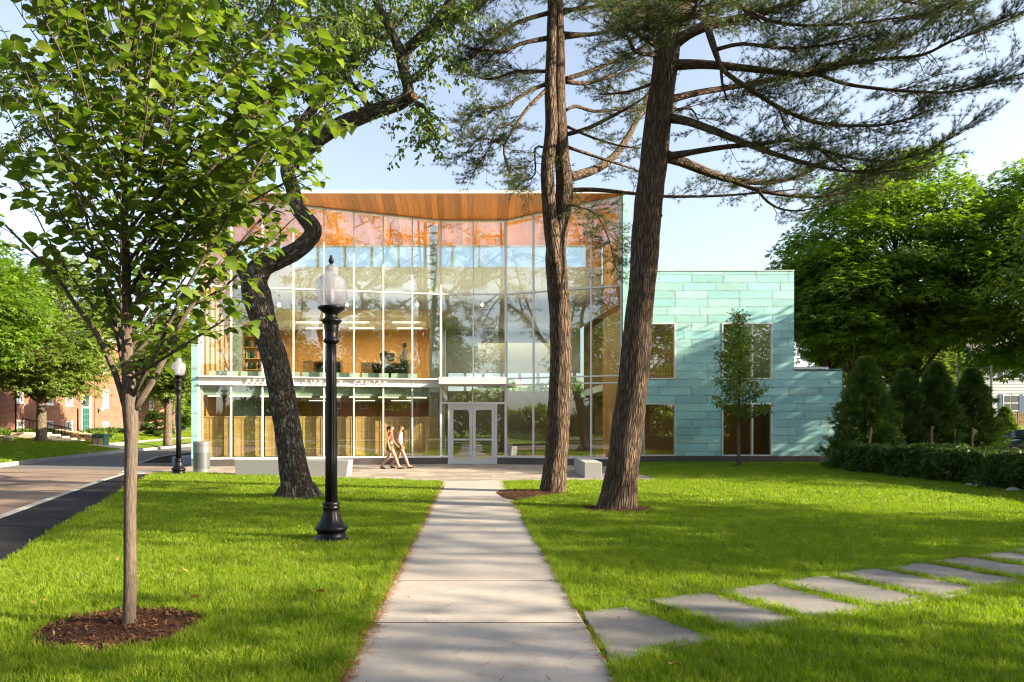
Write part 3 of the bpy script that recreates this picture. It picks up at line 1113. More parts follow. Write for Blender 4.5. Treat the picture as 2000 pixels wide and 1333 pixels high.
# stone plinth in lengths
for (p, q, n) in ((A0, A1, 8), (A1, Vector((-.98, 29.2)), 1), (Vector((1.11, 29.2)), B1, 1), (B1, C1, 4)):
    for a, b in zip(bays(p, q, n), bays(p, q, n)[1:]):
        u = (b - a).normalized() * .004
        m = MB(); wall_piece(m, a + u, b - u, -.2, .035, -.05, SILL - .078); m.build('plinth_stone', m_plinth, LIB)
# projecting channel band with raised letters
m = MB()
wall_piece(m, A0, A1, -.06, .03, BAND0, BAND1)
wall_piece(m, A0, A1, .031, .20, BAND1 - .045, BAND1 + .004)
wall_piece(m, A0, A1, .031, .13, BAND0 - .012, BAND0 + .04)
m.build('sign_band', m_white, LIB)
ua = (A1 - A0).normalized(); na = Vector((ua.y, -ua.x))
glyph, run = [], 0.0
for chx in 'RESEARCH LIBRARY CENTER':
    if chx == ' ':
        run += .28; continue
    cu = bpy.data.curves.new('letter', 'FONT')
    cu.body = chx; cu.size = .22; cu.extrude = .014; cu.resolution_u = 2
    tmp = bpy.data.objects.new('letter', cu)
    COL.objects.link(tmp)
    bpy.context.view_layer.update()
    me = bpy.data.meshes.new_from_object(tmp.evaluated_get(bpy.context.evaluated_depsgraph_get()))
    bpy.data.objects.remove(tmp)
    co = np.zeros(len(me.vertices) * 3, np.float32); me.vertices.foreach_get('co', co); co = co.reshape(-1, 3)
    co[:, 0] -= co[:, 0].min()
    glyph.append((me, co, run)); run += co[:, 0].max() + .075
t0, t1 = 1.86, 7.55
k_ = (t1 - t0) / run
for me, co, x0 in glyph:
    tt = t0 + (co[:, 0] + x0) * k_
    W3 = np.c_[A0.x + ua.x * tt + na.x * (.135 + co[:, 2]), A0.y + ua.y * tt + na.y * (.135 + co[:, 2]), 3.37 + co[:, 1]].astype(np.float32)
    me.vertices.foreach_set('co', W3.ravel()); me.update()
    me.materials.clear(); me.materials.append(m_white)
    link('letter', me, LIB)

# roof with plank soffit
XR0, XR1 = -10.95, 6.24
m = MB()
m.hexa([(XR0, Y_EAVE, Z_EAVE + .03), (XR1, Y_EAVE, Z_EAVE + .03), (XR1, Y_BACK + .25, zs(Y_BACK + .25) + .03), (XR0, Y_BACK + .25, zs(Y_BACK + .25) + .03),
        (XR0, Y_EAVE, Z_EAVE + .11), (XR1, Y_EAVE, Z_EAVE + .11), (XR1, Y_BACK + .25, zs(Y_BACK + .25) + .16), (XR0, Y_BACK + .25, zs(Y_BACK + .25) + .16)])
ROOF = m.build('roof', m_fascia, LIB)
for k in range(4):
    a, b = XR0 + (XR1 - XR0) * k / 4, XR0 + (XR1 - XR0) * (k + 1) / 4
    m = MB(); m.box(a + .004, b - .004, Y_EAVE - .05, Y_EAVE - .002, Z_EAVE - .005, Z_EAVE + .125)
    m.build('fascia', m_fascia, ROOF)
npl = 70
for k in range(npl):
    a, b = XR0 + (XR1 - XR0) * k / npl, XR0 + (XR1 - XR0) * (k + 1) / npl
    a += .003; b -= .003
    ya, yb = Y_EAVE + .0, Y_BACK + .0
    m = MB()
    m.hexa([(a, ya, zs(ya)), (b, ya, zs(ya)), (b, yb, zs(yb)), (a, yb, zs(yb)),
            (a, ya, zs(ya) + .025), (b, ya, zs(ya) + .025), (b, yb, zs(yb) + .025), (a, yb, zs(yb) + .025)])
    m.build('plank', m_soffit, ROOF)

# clerestory and the wall hanging below it
zc0, zc1, zh = 8.89, zs(Y_BACK) - .02, 6.95
m = MB()
m.box(-10.8, 5.95, Y_BACK, Y_BACK + .2, zh, zc0)
m.build('upper_wall', m_palewall, LIB)
nC = 13
for k in range(nC):
    a, b = -10.7 + 16.0 * k / nC, -10.7 + 16.0 * (k + 1) / nC
    m = MB(); m.box(a + .05, b - .05, Y_BACK + .08, Y_BACK + .10, zc0 + .01, zc1); m.build('clerestory_pane', m_glass2, LIB)
    m = MB(); m.box(b - .05, b + .05, Y_BACK + .02, Y_BACK + .16, zc0 + .004, zc1 + .01); m.build('clerestory_mullion', m_column, LIB)
m = MB(); m.box(5.3, 5.95, Y_BACK, Y_BACK + .2, zc0, zc1 + .01); m.build('upper_wall', m_orange, LIB)
m = MB(); m.box(-11.0, 6.0, Y_BACK + .201, 42, 8.55, 8.78); m.build('rear_roof', m_slate, LIB)

# end walls: copper outside, wood inside
def end_wall(x0, x1, y0, y1, ztop, xin, face_x):
    m = MB()
    m.hexa([(x0, y0, 0), (x1, y0, 0), (x1, y1, 0), (x0, y1, 0), (x0, y0, ztop(y0)), (x1, y0, ztop(y0)), (x1, y1, ztop(y1)), (x0, y1, ztop(y1))])
    o = m.build('end_wall', m_copper_core, LIB)
    z = SILL - .05
    k = 0
    while z < ztop(y0) - .03:
        z1 = min(z + .9, ztop(y0) - .004)
        mm = MB(); mm.box(min(x0, x1) + .004, max(x0, x1) - .004, y0 - .02, y0 - .001, z + .004, z1 - .004)
        mm.build('copper_panel', m_copper, o)
        z += .9; k += 1
    return o


zw = lambda y: min(zs(y) + .02, 12) if y < Y_BACK else 8.7
end_wall(-11.13, -10.87, 27.3, 31.3, lambda y: zs(y) + .02, 0, 0)
end_wall(6.032, 6.25, 27.3, 31.3, lambda y: zs(y) + .02, 0, 0)
m = MB(); m.box(-11.12, -10.88, 31.301, 42, 0, 8.54); m.build('end_wall', m_copper, LIB)
z = SILL
for yy in np.arange(27.4, 36, 1.45):
    for kz in range(23):
        if .37 + kz * .37 > zs(min(yy + 1.4, Y_BACK)) - .4 and yy < Y_BACK or (yy >= Y_BACK - 1.4 and .37 + kz * .37 > 8.1): continue
        m = MB(); m.box(-11.15, -11.131, yy + .004, yy + 1.444, .37 + kz * .37, .37 + kz * .37 + .364); m.build('copper_panel', m_copper, LIB)
m = MB(); m.hexa([(-10.869, 27.5, 0), (-10.83, 27.5, 0), (-10.83, 31.2, 0), (-10.869, 31.2, 0),
                  (-10.869, 27.5, zs(27.5) - .03), (-10.83, 27.5, zs(27.5) - .03), (-10.83, 31.2, zs(31.2) - .03), (-10.869, 31.2, zs(31.2) - .03)])
m.build('wood_lining', m_orange, LIB)
m = MB(); m.hexa([(5.99, 27.56, 0), (6.031, 27.56, 0), (6.031, 31.2, 0), (5.99, 31.2, 0),
                  (5.99, 27.56, zs(27.56) - .03), (6.031, 27.56, zs(27.56) - .03), (6.031, 31.2, zs(31.2) - .03), (5.99, 31.2, zs(31.2) - .03)])
m.build('wood_lining', m_orange, LIB)
m = MB(); m.box(-10.865, -10.74, 27.42, 27.52, .3, 10.7); m.build('corner_post', m_white, LIB)

# inside: floors, ceilings, walls
YB = 37.5
m = MB(); m.box(-10.86, 17.0, 27.5, 41, -.12, -.01); m.build('ground_floor', m_floorin, LIB)
def off(p, d):
    return (p[0] + na.x * d, p[1] + na.y * d)
m = MB(); m.prism([off(A0, -.16), off(A1, -.16), (-1.29, YB), (-10.85, YB)], 3.30, 3.58); m.build('upper_floor', m_floorin, LIB)
m = MB(); m.prism([off(A0, -.165), off(A1, -.165), (-1.30, 29.6), off(A0, -.5)], 2.88, 3.295); m.build('spandrel', m_spandrel, LIB)
m = MB(); m.box(-10.85, -1.28, 29.7, YB, 3.0, 3.29); m.build('lower_ceiling', m_ceilin, LIB)
m = MB(); m.box(-10.86, 5.98, Y_BACK + .21, YB, zh, zh + .1); m.build('upper_ceiling', m_ceilin, LIB)
m = MB(); m.box(-10.85, -1.6, YB, YB + .2, 0, zh); m.build('back_wall', m_orange, LIB)
m = MB(); m.box(-1.62, -1.42, 31.5, YB, 0, 3.29); m.box(-1.62, -1.42, 33.5, YB, 3.59, zh); m.build('cross_wall', m_inwall, LIB)
m = MB()
m.box(-1.4, 5.98, YB, YB + .2, 4.55, zh)
for k in range(8):
    m.box(-1.4 + k * 1.0, -1.25 + k * 1.0, YB + .001, YB + .19, 3.55, 4.55)
m.build('hall_back_wall', m_inwall, LIB)
m = MB(); m.box(-1.4, 5.98, YB, YB + .2, 0, 3.549); m.build('hall_back_wall', mat('shaded_brown_wall', (.13, .10, .07), rough=.7), LIB)  # lower part of the wall: dimness of the hall put into its colour
m = MB(); m.box(.35, 3.9, 34.0, 34.12, 4.85, 5.75); m.build('light_panel', mat('painted_glow', (.85, .80, .55), rough=.6), LIB)  # lit look is in the pale yellow colour; the panel emits nothing
m = MB(); m.box(2.6, 5.97, 33.0, 33.15, 0, 3.0); m.build('hall_screen_wall', mat('tan_wall', (.30, .21, .12), rough=.7), LIB)

# column behind the corner post, frosted rail along the upper floor
m = MB(); m.lathe([(.17, 0), (.17, zs(29.75))], (-1.62, 29.75, 0), 20); m.build('column', m_column, LIB, smooth=False)
for k in range(7):
    p, q = A0.lerp(A1, (k + .28) / 8), A0.lerp(A1, (k + 1.2) / 8)
    m = MB(); wall_piece(m, p, q, -.26, -.24, BAND1 + .03, BAND1 + .23); m.build('glass_rail', m_frost, LIB)
# wooden blinds behind the lower glass
bp = bays(A0, A1, 8)
for k in range(8):
    p, q = bp[k], bp[k + 1]
    u = (q - p).normalized()
    m = MB()
    p2, q2 = p + u * .07, q - u * .07
    mid = p2.lerp(q2, .52)
    wall_piece(m, p2, q2, -.36, -.29, 1.98, 2.03)
    wall_piece(m, p2, q2, -.359, -.291, SILL + .02, SILL + .06)
    for e in (p2, mid - u * .05, q2 - u * .045):
        wall_piece(m, e, e + u * .045, -.358, -.292, SILL + .06, 1.98)
    wall_piece(m, mid - u * .01, mid + u * .03, -.357, -.293, SILL + .06, 1.98)
    for e in (p2.lerp(mid, .52), mid.lerp(q2, .5)):
        wall_piece(m, e, e + u * .014, -.34, -.30, SILL + .06, 1.98)
    fr_ = m.build('blind', m_birch, LIB)
    for e, f in ((p2 + u * .045, mid - u * .05), (mid + u * .03, q2 - u * .045)):
        m = MB(); wall_piece(m, e, f, -.335, -.315, SILL + .06, 1.98); m.build('slat_panel', m_slat, fr_)

# lights inside
lamp = []
for k in range(8):
    p, q = bp[k], bp[k + 1]
    c = p.lerp(q, .05)
    m = MB(); m.bar((c.x - .1 - (.25 if k else -.15), c.y + .62, 2.86), (c.x + .5, c.y + .72, 2.86), .10, .05)
    m.build('light_strip', m_strip, LIB)
for (px, w) in ((600, 42), (690, 50), (790, 46)):
    X = gX(px, 33)
    for yv in (33.2, 35.2):
        m = MB(); m.box(X - .6, X + .7, yv, yv + .1, zh - .32, zh - .26); m.build('light_strip', m_strip, LIB)
for X in (-7.4, -5.2, -3.4):
    m = MB(); m.box(X - .5, X + .5, 33.5, 33.56, 2.86, 2.90); m.build('light_strip', m_strip, LIB)
for px in (545, 678, 815, 942):
    X, Z = gX(px, 30.6), gZ(596, 30.6)
    m = MB(); m.lathe([(.0, -.07), (.05, -.05), (.07, 0), (.05, .05), (.02, .09)], (X, 30.6, Z), 12)
    o = m.build('pendant_light', m_pend, LIB, smooth=True)
    m = MB(); m.tube([(X, 30.6, Z + .09), (X, 30.6, zs(30.6))], .008, 5, 1); m.build('pendant_cord', m_steel, o)
m = MB(); m.lathe([(.13, 0), (.13, .1), (.03, .12)], (gX(938, 30.4), 30.4, gZ(460, 30.4)), 16); m.build('ceiling_speaker', m_wire, LIB, smooth=True)


def area(x, y, z, sx, sy, watts, col=(1, .80, .52)):
    d = bpy.data.lights.new('room_light', 'AREA'); d.shape = 'RECTANGLE'; d.size, d.size_y = sx, sy
    d.energy = watts; d.color = col
    o = bpy.data.objects.new('room_light', d); COL.objects.link(o)
    o.location = (x, y, z)
    return o


area(-6.2, 34, zh - .34, 8, 3, 190)
area(-6.2, 33, 2.83, 8, 4, 28)
area(2.2, 34.5, zh - .34, 5, 3, 70, (1, .92, .75))
area(11.0, 34, 3.28, 6, 3, 14)
area(11.0, 34, 7.4, 6, 3, 25)

o_ = area(-2.4, 29.9, 7.3, 15, .8, 140, (1, .85, .62))
o_.rotation_euler = (PI, 0, 0)      # added upward fill for the wood ceiling, in place of daylight; no fixture

# entrance: doors, side lights, canopy
YD = 29.2
fx = [-.982, 1.108]
m = MB()
m.box(fx[0], fx[0] + .09, YD - .05, YD + .1, 0, 2.56)
m.box(fx[1] - .09, fx[1], YD - .05, YD + .1, 0, 2.56)
m.box(fx[0] + .001, fx[1] - .001, YD - .048, YD + .098, 2.50, 2.57)
m.build('door_frame', m_grey_al, LIB)
m = MB(); m.box(A1.x + .04, B1.x - .04, YD - .04, YD + .09, 2.572, 2.65); m.build('transom', m_white, LIB)
m = MB(); m.box(.04, .10, YD - .045, YD + .08, 2.651, BAND1 - .1); m.build('mullion', m_white, LIB)
for a, b in ((A1.x + .05, .04), (.10, B1.x - .05)):
    m = MB(); m.box(a, b, YD - .012, YD + .012, 2.652, BAND1 - .06); m.build('pane', m_glass, LIB)
for a, b in ((A1.x + .045, fx[0] - .002), (fx[1] + .002, B1.x - .045)):
    m = MB(); m.box(a, b, YD - .012, YD + .012, SILL, 2.57); m.build('pane', m_glass, LIB)
    m = MB(); m.box(a, b, YD - .06, YD + .1, SILL - .07, SILL - .002); m.build('sill', m_white, LIB)
for k, (a, b) in enumerate(((fx[0] + .094, .060), (.066, fx[1] - .094))):
    m = MB()
    s, t_, bo = .135, .10, .20
    m.box(a, a + s, YD - .03, YD + .03, .02, 2.495)
    m.box(b - s, b, YD - .03, YD + .03, .02, 2.495)
    m.box(a + s, b - s, YD - .029, YD + .029, 2.495 - .18, 2.494)
    m.box(a + s, b - s, YD - .029, YD + .029, .021, .24)
    m.box(a + s, b - s, YD - .028, YD + .028, 1.03, 1.09)
    d = m.build('door', m_grey_al, LIB)
    for z0, z1 in ((.24, 1.03), (1.09, 2.315)):
        m = MB(); m.box(a + s, b - s, YD - .01, YD + .01, z0, z1); m.build('pane', m_glass, d)
    hx = b - .05 if k == 0 else a + .05
    m = MB(); m.tube([(hx, YD - .031, 1.60), (hx, YD - .09, 1.60), (hx, YD - .09, .62), (hx, YD - .031, .62)], .016, 8, 1); m.build('handle', m_steel, d)
m = MB(); m.box(-1.33, 1.44, 28.1, YD - .05, 3.35, 3.645)
CAN = m.build('canopy', m_white, LIB, bevel=.01)
m = MB(); m.box(-1.2, 1.3, 28.25, YD - .06, 3.31, 3.349); m.build('canopy_soffit', m_white, CAN)
for X in (-.55, .55):
    m = MB(); m.lathe([(.09, 0), (.09, .02)], (X, 28.6, 3.292), 16); m.build('downlight', m_wire, CAN)

# ---------------------------------------------------------------- copper wing
YC = 30.4
XC0, XC1, XC2, ZT, ZL = 6.26, gX(1551, YC), gX(1645, YC), gZ(529.5, YC), gZ(722, YC)
ch = (gZ(537, YC) - gZ(741, YC)) / 13
zt0 = gZ(537, YC)
rowz = [ZT] + [zt0 - ch * k for k in range(23)]
zb = gZ(891, YC)
rowz.append(zb)
wx = [(gX(1216, YC), gX(1319.5, YC)), (gX(1410, YC), gX(1508.5, YC))]
WIN = [(a, b, rowz[14], rowz[7]) for a, b in wx] + [(a, b, zb, rowz[17]) for a, b in wx]


def holed(mb, xs, zs_, y0, y1, holes):
    for a, b in zip(xs, xs[1:]):
        run = None
        for c, d in zip(zs_, zs_[1:]):
            mx, mz = (a + b) / 2, (c + d) / 2
            h = any(x0 < mx < x1 and z0 < mz < z1 for x0, x1, z0, z1 in holes)
            if h:
                if run: mb.box(a, b, y0, y1, run[0], run[1]); run = None
            else:
                run = (run[0], d) if run else (c, d)
        if run: mb.box(a, b, y0, y1, *run)


m = MB()
xs = sorted({XC0, XC1, *[w[0] for w in WIN], *[w[1] for w in WIN]})
zz = sorted({.0, zb, ZL, ZT - .02, *[w[2] for w in WIN], *[w[3] for w in WIN]})
holed(m, xs, zz, YC + .025, YC + .3, WIN)
m.box(XC1, XC2, YC + .026, YC + .301, 0, ZL - .02)
m.box(XC2 - .3, XC2 - .004, YC + .302, 41, 0, ZL - .021)
m.box(XC1 - .3, XC1 - .004, YC + .302, 41, ZL, ZT - .021)
CW = m.build('copper_wall', m_copper_core, LIB)
rc = random.Random(8)
PLW = 1.432
for r in range(len(rowz) - 1):
    z1, z0 = rowz[r], rowz[r + 1]
    if z1 - z0 < .03: continue
    xend = XC1 if (z0 + z1) / 2 > ZL else XC2
    if z1 > ZL > z0 and xend == XC2: z1 = min(z1, ZL)
    x = XC0 - PLW * (.5 * (r % 2) + .25 * (r % 3 == 2) + .05)
    if rc.random() < .25: x -= PLW * .5
    while x < xend:
        a, b = max(x, XC0), min(x + PLW, xend)
        x += PLW
        pieces = [(a, b)]
        for w in WIN:
            if w[2] - .02 < (z0 + z1) / 2 < w[3] + .02:
                nxt = []
                for p, q in pieces:
                    if q <= w[0] or p >= w[1]: nxt.append((p, q)); continue
                    if p < w[0]: nxt.append((p, w[0]))
                    if q > w[1]: nxt.append((w[1], q))
                pieces = nxt
        for p, q in pieces:
            if q - p < .05: continue
            t_ = rc.uniform(0, .006)
            m = MB(); m.box(p + .004, q - .004, YC - t_, YC + .02, z0 + .004, z1 - .004)
            m.build('copper_panel', m_copper, CW)
m = MB(); m.box(XC0, XC1 + .01, YC - .03, YC + .33, ZT + .002, ZT + .035); m.build('roof_edge', m_fascia, LIB)
m = MB(); m.box(XC1 + .02, XC2 - .35, YC + .5, YC + .9, ZL, ZL + .16); m.build('roof_edge', m_white, LIB)
m = MB(); m.box(XC1, XC2 + .008, YC - .02, YC + .31, ZL - .002, ZL + .02); m.build('roof_edge', m_copper, LIB)
x = XC0
while x < XC2 - .05:
    b = min(x + 1.52, XC2)
    m = MB(); m.box(x + .004, b - .004, YC - .03, YC + .024, -.05, zb - .01); m.build('plinth_stone', m_plinth, LIB)
    x += 1.52
m = MB(); m.box(XC0, XC1 - .3, YC + .6, 41, 8.2, 8.4); m.box(XC1 - .31, XC2 - .01, YC + .61, 41, ZL - .3, ZL - .05); m.build('rear_roof', m_slate, LIB)
m = MB(); m.box(XC0 - .02, XC1 - .31, YC + .31, 38, 3.30, 3.62); m.build('upper_floor', m_ceilin, LIB)
m = MB()
holed(m, [XC0, 11.6, 12.1, 12.7, 13.1, XC2 - .31], [0, .9, 3.3, 4.1, 6.2, 8.1], 37.9, 38.1, [(11.6, 12.1, .9, 3.3), (11.6, 12.1, 4.1, 6.2), (12.7, 13.1, .9, 3.3)])
m.build('back_wall', mat('brown_wall', (.34, .20, .09), rough=.7), LIB)
m = MB(); m.box(XC0 - .01, XC1 - .31, YC + .32, 38, 7.55, 7.7); m.build('upper_ceiling', m_ceilin, LIB)
for i, (a, b, z0, z1) in enumerate(WIN):
    m = MB()
    f, d0, d1 = .055, YC - .03, YC + .14
    m.box(a, a + f, d0, d1, z0, z1); m.box(b - f, b, d0, d1, z0, z1)
    m.box(a + f, b - f, d0 + .001, d1, z0, z0 + f); m.box(a + f, b - f, d0 + .001, d1, z1 - f, z1)
    mx = a + .40 * (b - a) if i in (0, 2) else a + .605 * (b - a)
    m.box(mx - .03, mx + .03, d0 + .01, d1, z0 + f, z1 - f)
    w = m.build('window', m_white, LIB)
    for p, q in ((a + f, mx - .03), (mx + .03, b - f)):
        mm = MB(); mm.box(p, q, YC + .05, YC + .07, z0 + f, z1 - f); mm.build('pane', m_glass, w)
for zl in (7.3, 3.05):
    for yv in (32.5, 34.5):
        m = MB(); m.box(7.2, 9.4, yv, yv + .08, zl, zl + .06); m.build('light_strip', m_strip, LIB)

m = MB(); m.box(-12.35, -11.3, 28.3, 30.0, 0, .36)
tag(m.build('granite_block', mat('blue_granite', (.14, .17, .22), (.24, .27, .32), rough=.6, ns=60, lo=.4, hi=.6), bevel=.012),
    'low blue grey granite block beside the corner of the glass building', 'stone block')


# ---------------------------------------------------------------- furniture seen through the glass
def lab_bench(name, x0, x1, y, zf_, h, label):
    t = empty(name, ((x0 + x1) / 2, y, zf_), label, 'workbench', 'benches on the upper floor')
    m = MB(); m.box(x0, x1, y, y + .8, zf_ + h - .06, zf_ + h); m.build('worktop', m_birch, t)
    m = MB(); m.box(x0 + .02, x0 + .5, y + .04, y + .76, zf_, zf_ + h - .062); m.build('cabinet', m_birch, t)
    m = MB(); m.box(x1 - .12, x1 - .02, y + .04, y + .76, zf_, zf_ + h - .063); m.build('leg', m_birch, t)
    m = MB(); m.box(x0 + .5, x1 - .12, y + .7, y + .74, zf_ + .2, zf_ + h - .064); m.build('back_panel', m_darkfurn, t)
    return t


ZF2 = 3.58
lab_bench('workbench', gX(588, 31.2), gX(668, 31.2), 31.4, ZF2, 1.05, 'birch workbench upstairs behind the black lamp post')
lab_bench('workbench', gX(703, 31.0), gX(800, 31.0), 31.2, ZF2, .95, 'birch workbench upstairs beside the two people')
t = empty('monitor', (gX(756, 31.4), 31.6, ZF2 + .95), 'dark computer monitor on upstairs workbench between two people', 'monitor')
m = MB(); m.box(gX(742, 31.6), gX(770, 31.6), 31.6, 31.64, ZF2 + 1.03, ZF2 + 1.42); m.build('screen', m_darkfurn, t)
m = MB(); m.box(gX(754, 31.6), gX(757, 31.6), 31.641, 31.70, ZF2 + .95, ZF2 + 1.2); m.box(gX(748, 31.6), gX(763, 31.6), 31.55, 31.75, ZF2 + .95, ZF2 + .965); m.build('stand', m_darkfurn, t)
t = empty('bookcase', (-9.6, 31.0, ZF2), 'tall birch bookcase with open shelves upstairs at building left end', 'bookcase')
m = MB(); m.box(-10.2, -10.14, 30.6, 31.0, ZF2, 6.3); m.box(-9.06, -9.0, 30.6, 31.0, ZF2, 6.3); m.build('side_panel', m_birch, t)
m = MB(); m.box(-10.13, -9.07, 30.96, 31.0, ZF2, 6.3); m.build('back_panel', m_birch, t)
for k in range(6):
    z = ZF2 + .05 + k * .5
    m = MB(); m.box(-10.139, -9.061, 30.61, 30.955, z, z + .035); m.build('shelf', m_birch, t)
rb = random.Random(5)
bookcols = [mat('book_%s' % n, c, rough=.7) for n, c in (('green', (.05, .2, .06)), ('orange', (.55, .13, .03)), ('cream', (.6, .5, .33)), ('grey', (.3, .3, .28)))]
rows_ = [MB() for _ in bookcols]
for k in range(5):
    z = ZF2 + .087 + k * .5
    x = -10.1
    while x < -9.25:
        w = rb.uniform(.04, .09); h = rb.uniform(.24, .36)
        if rb.random() < .7: rb.choice(rows_).box(x, x + w - .004, 30.66, 30.9, z, z + h)
        x += w
for q_, mt_ in zip(rows_, bookcols): tag(q_.build('books', mt_), kind='stuff')


def slat_chair(x, y, z, label):
    t = empty('slat_back_chair', (x, y, z), label, 'chair', 'pale wooden chairs behind the upper window')
    for sx in (-1, 1):
        m = MB(); m.bar((x + sx * .2, y - .22, z), (x + sx * .2, y - .2, z + .95), .04, .035); m.build('leg', m_birch, t)
        m = MB(); m.bar((x + sx * .2, y + .2, z), (x + sx * .2, y + .2, z + .44), .04, .035); m.build('leg', m_birch, t)
    m = MB(); m.box(x - .22, x + .22, y - .18, y + .23, z + .44, z + .47); m.build('seat', m_birch, t)
    m = MB(); m.box(x - .18, x + .18, y - .225, y - .2, z + .88, z + .95); m.build('top_rail', m_birch, t)
    for k in range(5):
        m = MB(); m.box(x - .15 + k * .07, x - .12 + k * .07, y - .222, y - .203, z + .47, z + .88); m.build('slat', m_birch, t)


slat_chair(gX(1275, 32.2), 32.2, 3.625, 'pale wooden slat back chair nearer the pine trunk behind upper window')
slat_chair(gX(1299, 32.2), 32.25, 3.625, 'pale wooden slat back chair nearer the window edge behind upper window')


def lounge(px, Y, col, label):
    X = gX(px, Y)
    t = empty('lounge_chair', (X, Y, 0), label, 'armchair')
    m = MB(); m.box(X - .3, X + .3, Y - .3, Y + .3, .34, .44); m.build('seat', col, t)
    m = MB(); m.bar((X - .3, Y, .42), (X - .55, Y, .98), .6, .08, (1, 0, .4)); m.build('backrest', col, t)
    for sx in (-1, 1):
        for sy in (-1, 1):
            m = MB(); m.bar((X + sx * .26, Y + sy * .26, 0), (X + sx * .26, Y + sy * .26, .34), .035, .035); m.build('leg', m_steel, t)


lounge(1012, 30.3, m_darkfurn, 'dark lounge chair behind the glass just right of the entrance doors')
lounge(1122, 30.3, m_darkfurn, 'dark lounge chair behind the glass between the two pine trunks')
t = empty('white_cabinet', (gX(992, 30), 30, 0), 'small white cabinet behind glass beside entrance side light', 'cabinet')
m = MB(); m.box(gX(990, 30), gX(1001, 30), 29.8, 30.1, 0, .86); m.build('body', m_white, t)
m = MB(); m.box(gX(989.5, 30), gX(1001.5, 30), 29.79, 30.11, .862, .89); m.build('top', m_white, t)

# ---------------------------------------------------------------- trees
def px_line(rows, Y0, k=1.0, rmin=.006):
    """rows of (px, py, width px[, Y]) -> points and radii; depth defaults to the trunk's"""
    P, R = [], []
    for r in rows:
        Y = r[3] if len(r) > 3 else Y0
        P.append(at(r[0], r[1], Y)); R.append(max(r[2] * k * Y / FOC / 2, rmin))
    return P, R


def resample(P, R, step):
    out = []
    acc = 0
    for i in range(len(P) - 1):
        a, b = P[i], P[i + 1]
        L = (b - a).length
        n = max(1, int(L / step))
        for k in range(n):
            t = k / n
            out.append((a.lerp(b, t), (b - a).normalized(), R[i] + (R[i + 1] - R[i]) * t))
    out.append((P[-1], (P[-1] - P[-2]).normalized(), R[-1]))
    return out


def shoot(rg, p, d, L, n=4, up=0.0, wob=.15):
    """short curved twig"""
    pts = [Vector(p)]
    d = Vector(d).normalized()
    for k in range(n):
        d = (d + Vector((rg.gauss(0, wob), rg.gauss(0, wob), rg.gauss(0, wob) + up))).normalized()
        pts.append(pts[-1] + d * (L / n))
    return pts


class Leaves:
    def __init__(self): self.p, self.d, self.n, self.s = [], [], [], []

    def add(self, p, d, n, s):
        self.p.append(tuple(p)); self.d.append(tuple(d)); self.n.append(tuple(n)); self.s.append(s)

    def arrays(self): return np.array(self.p), np.array(self.d), np.array(self.n), np.array(self.s)


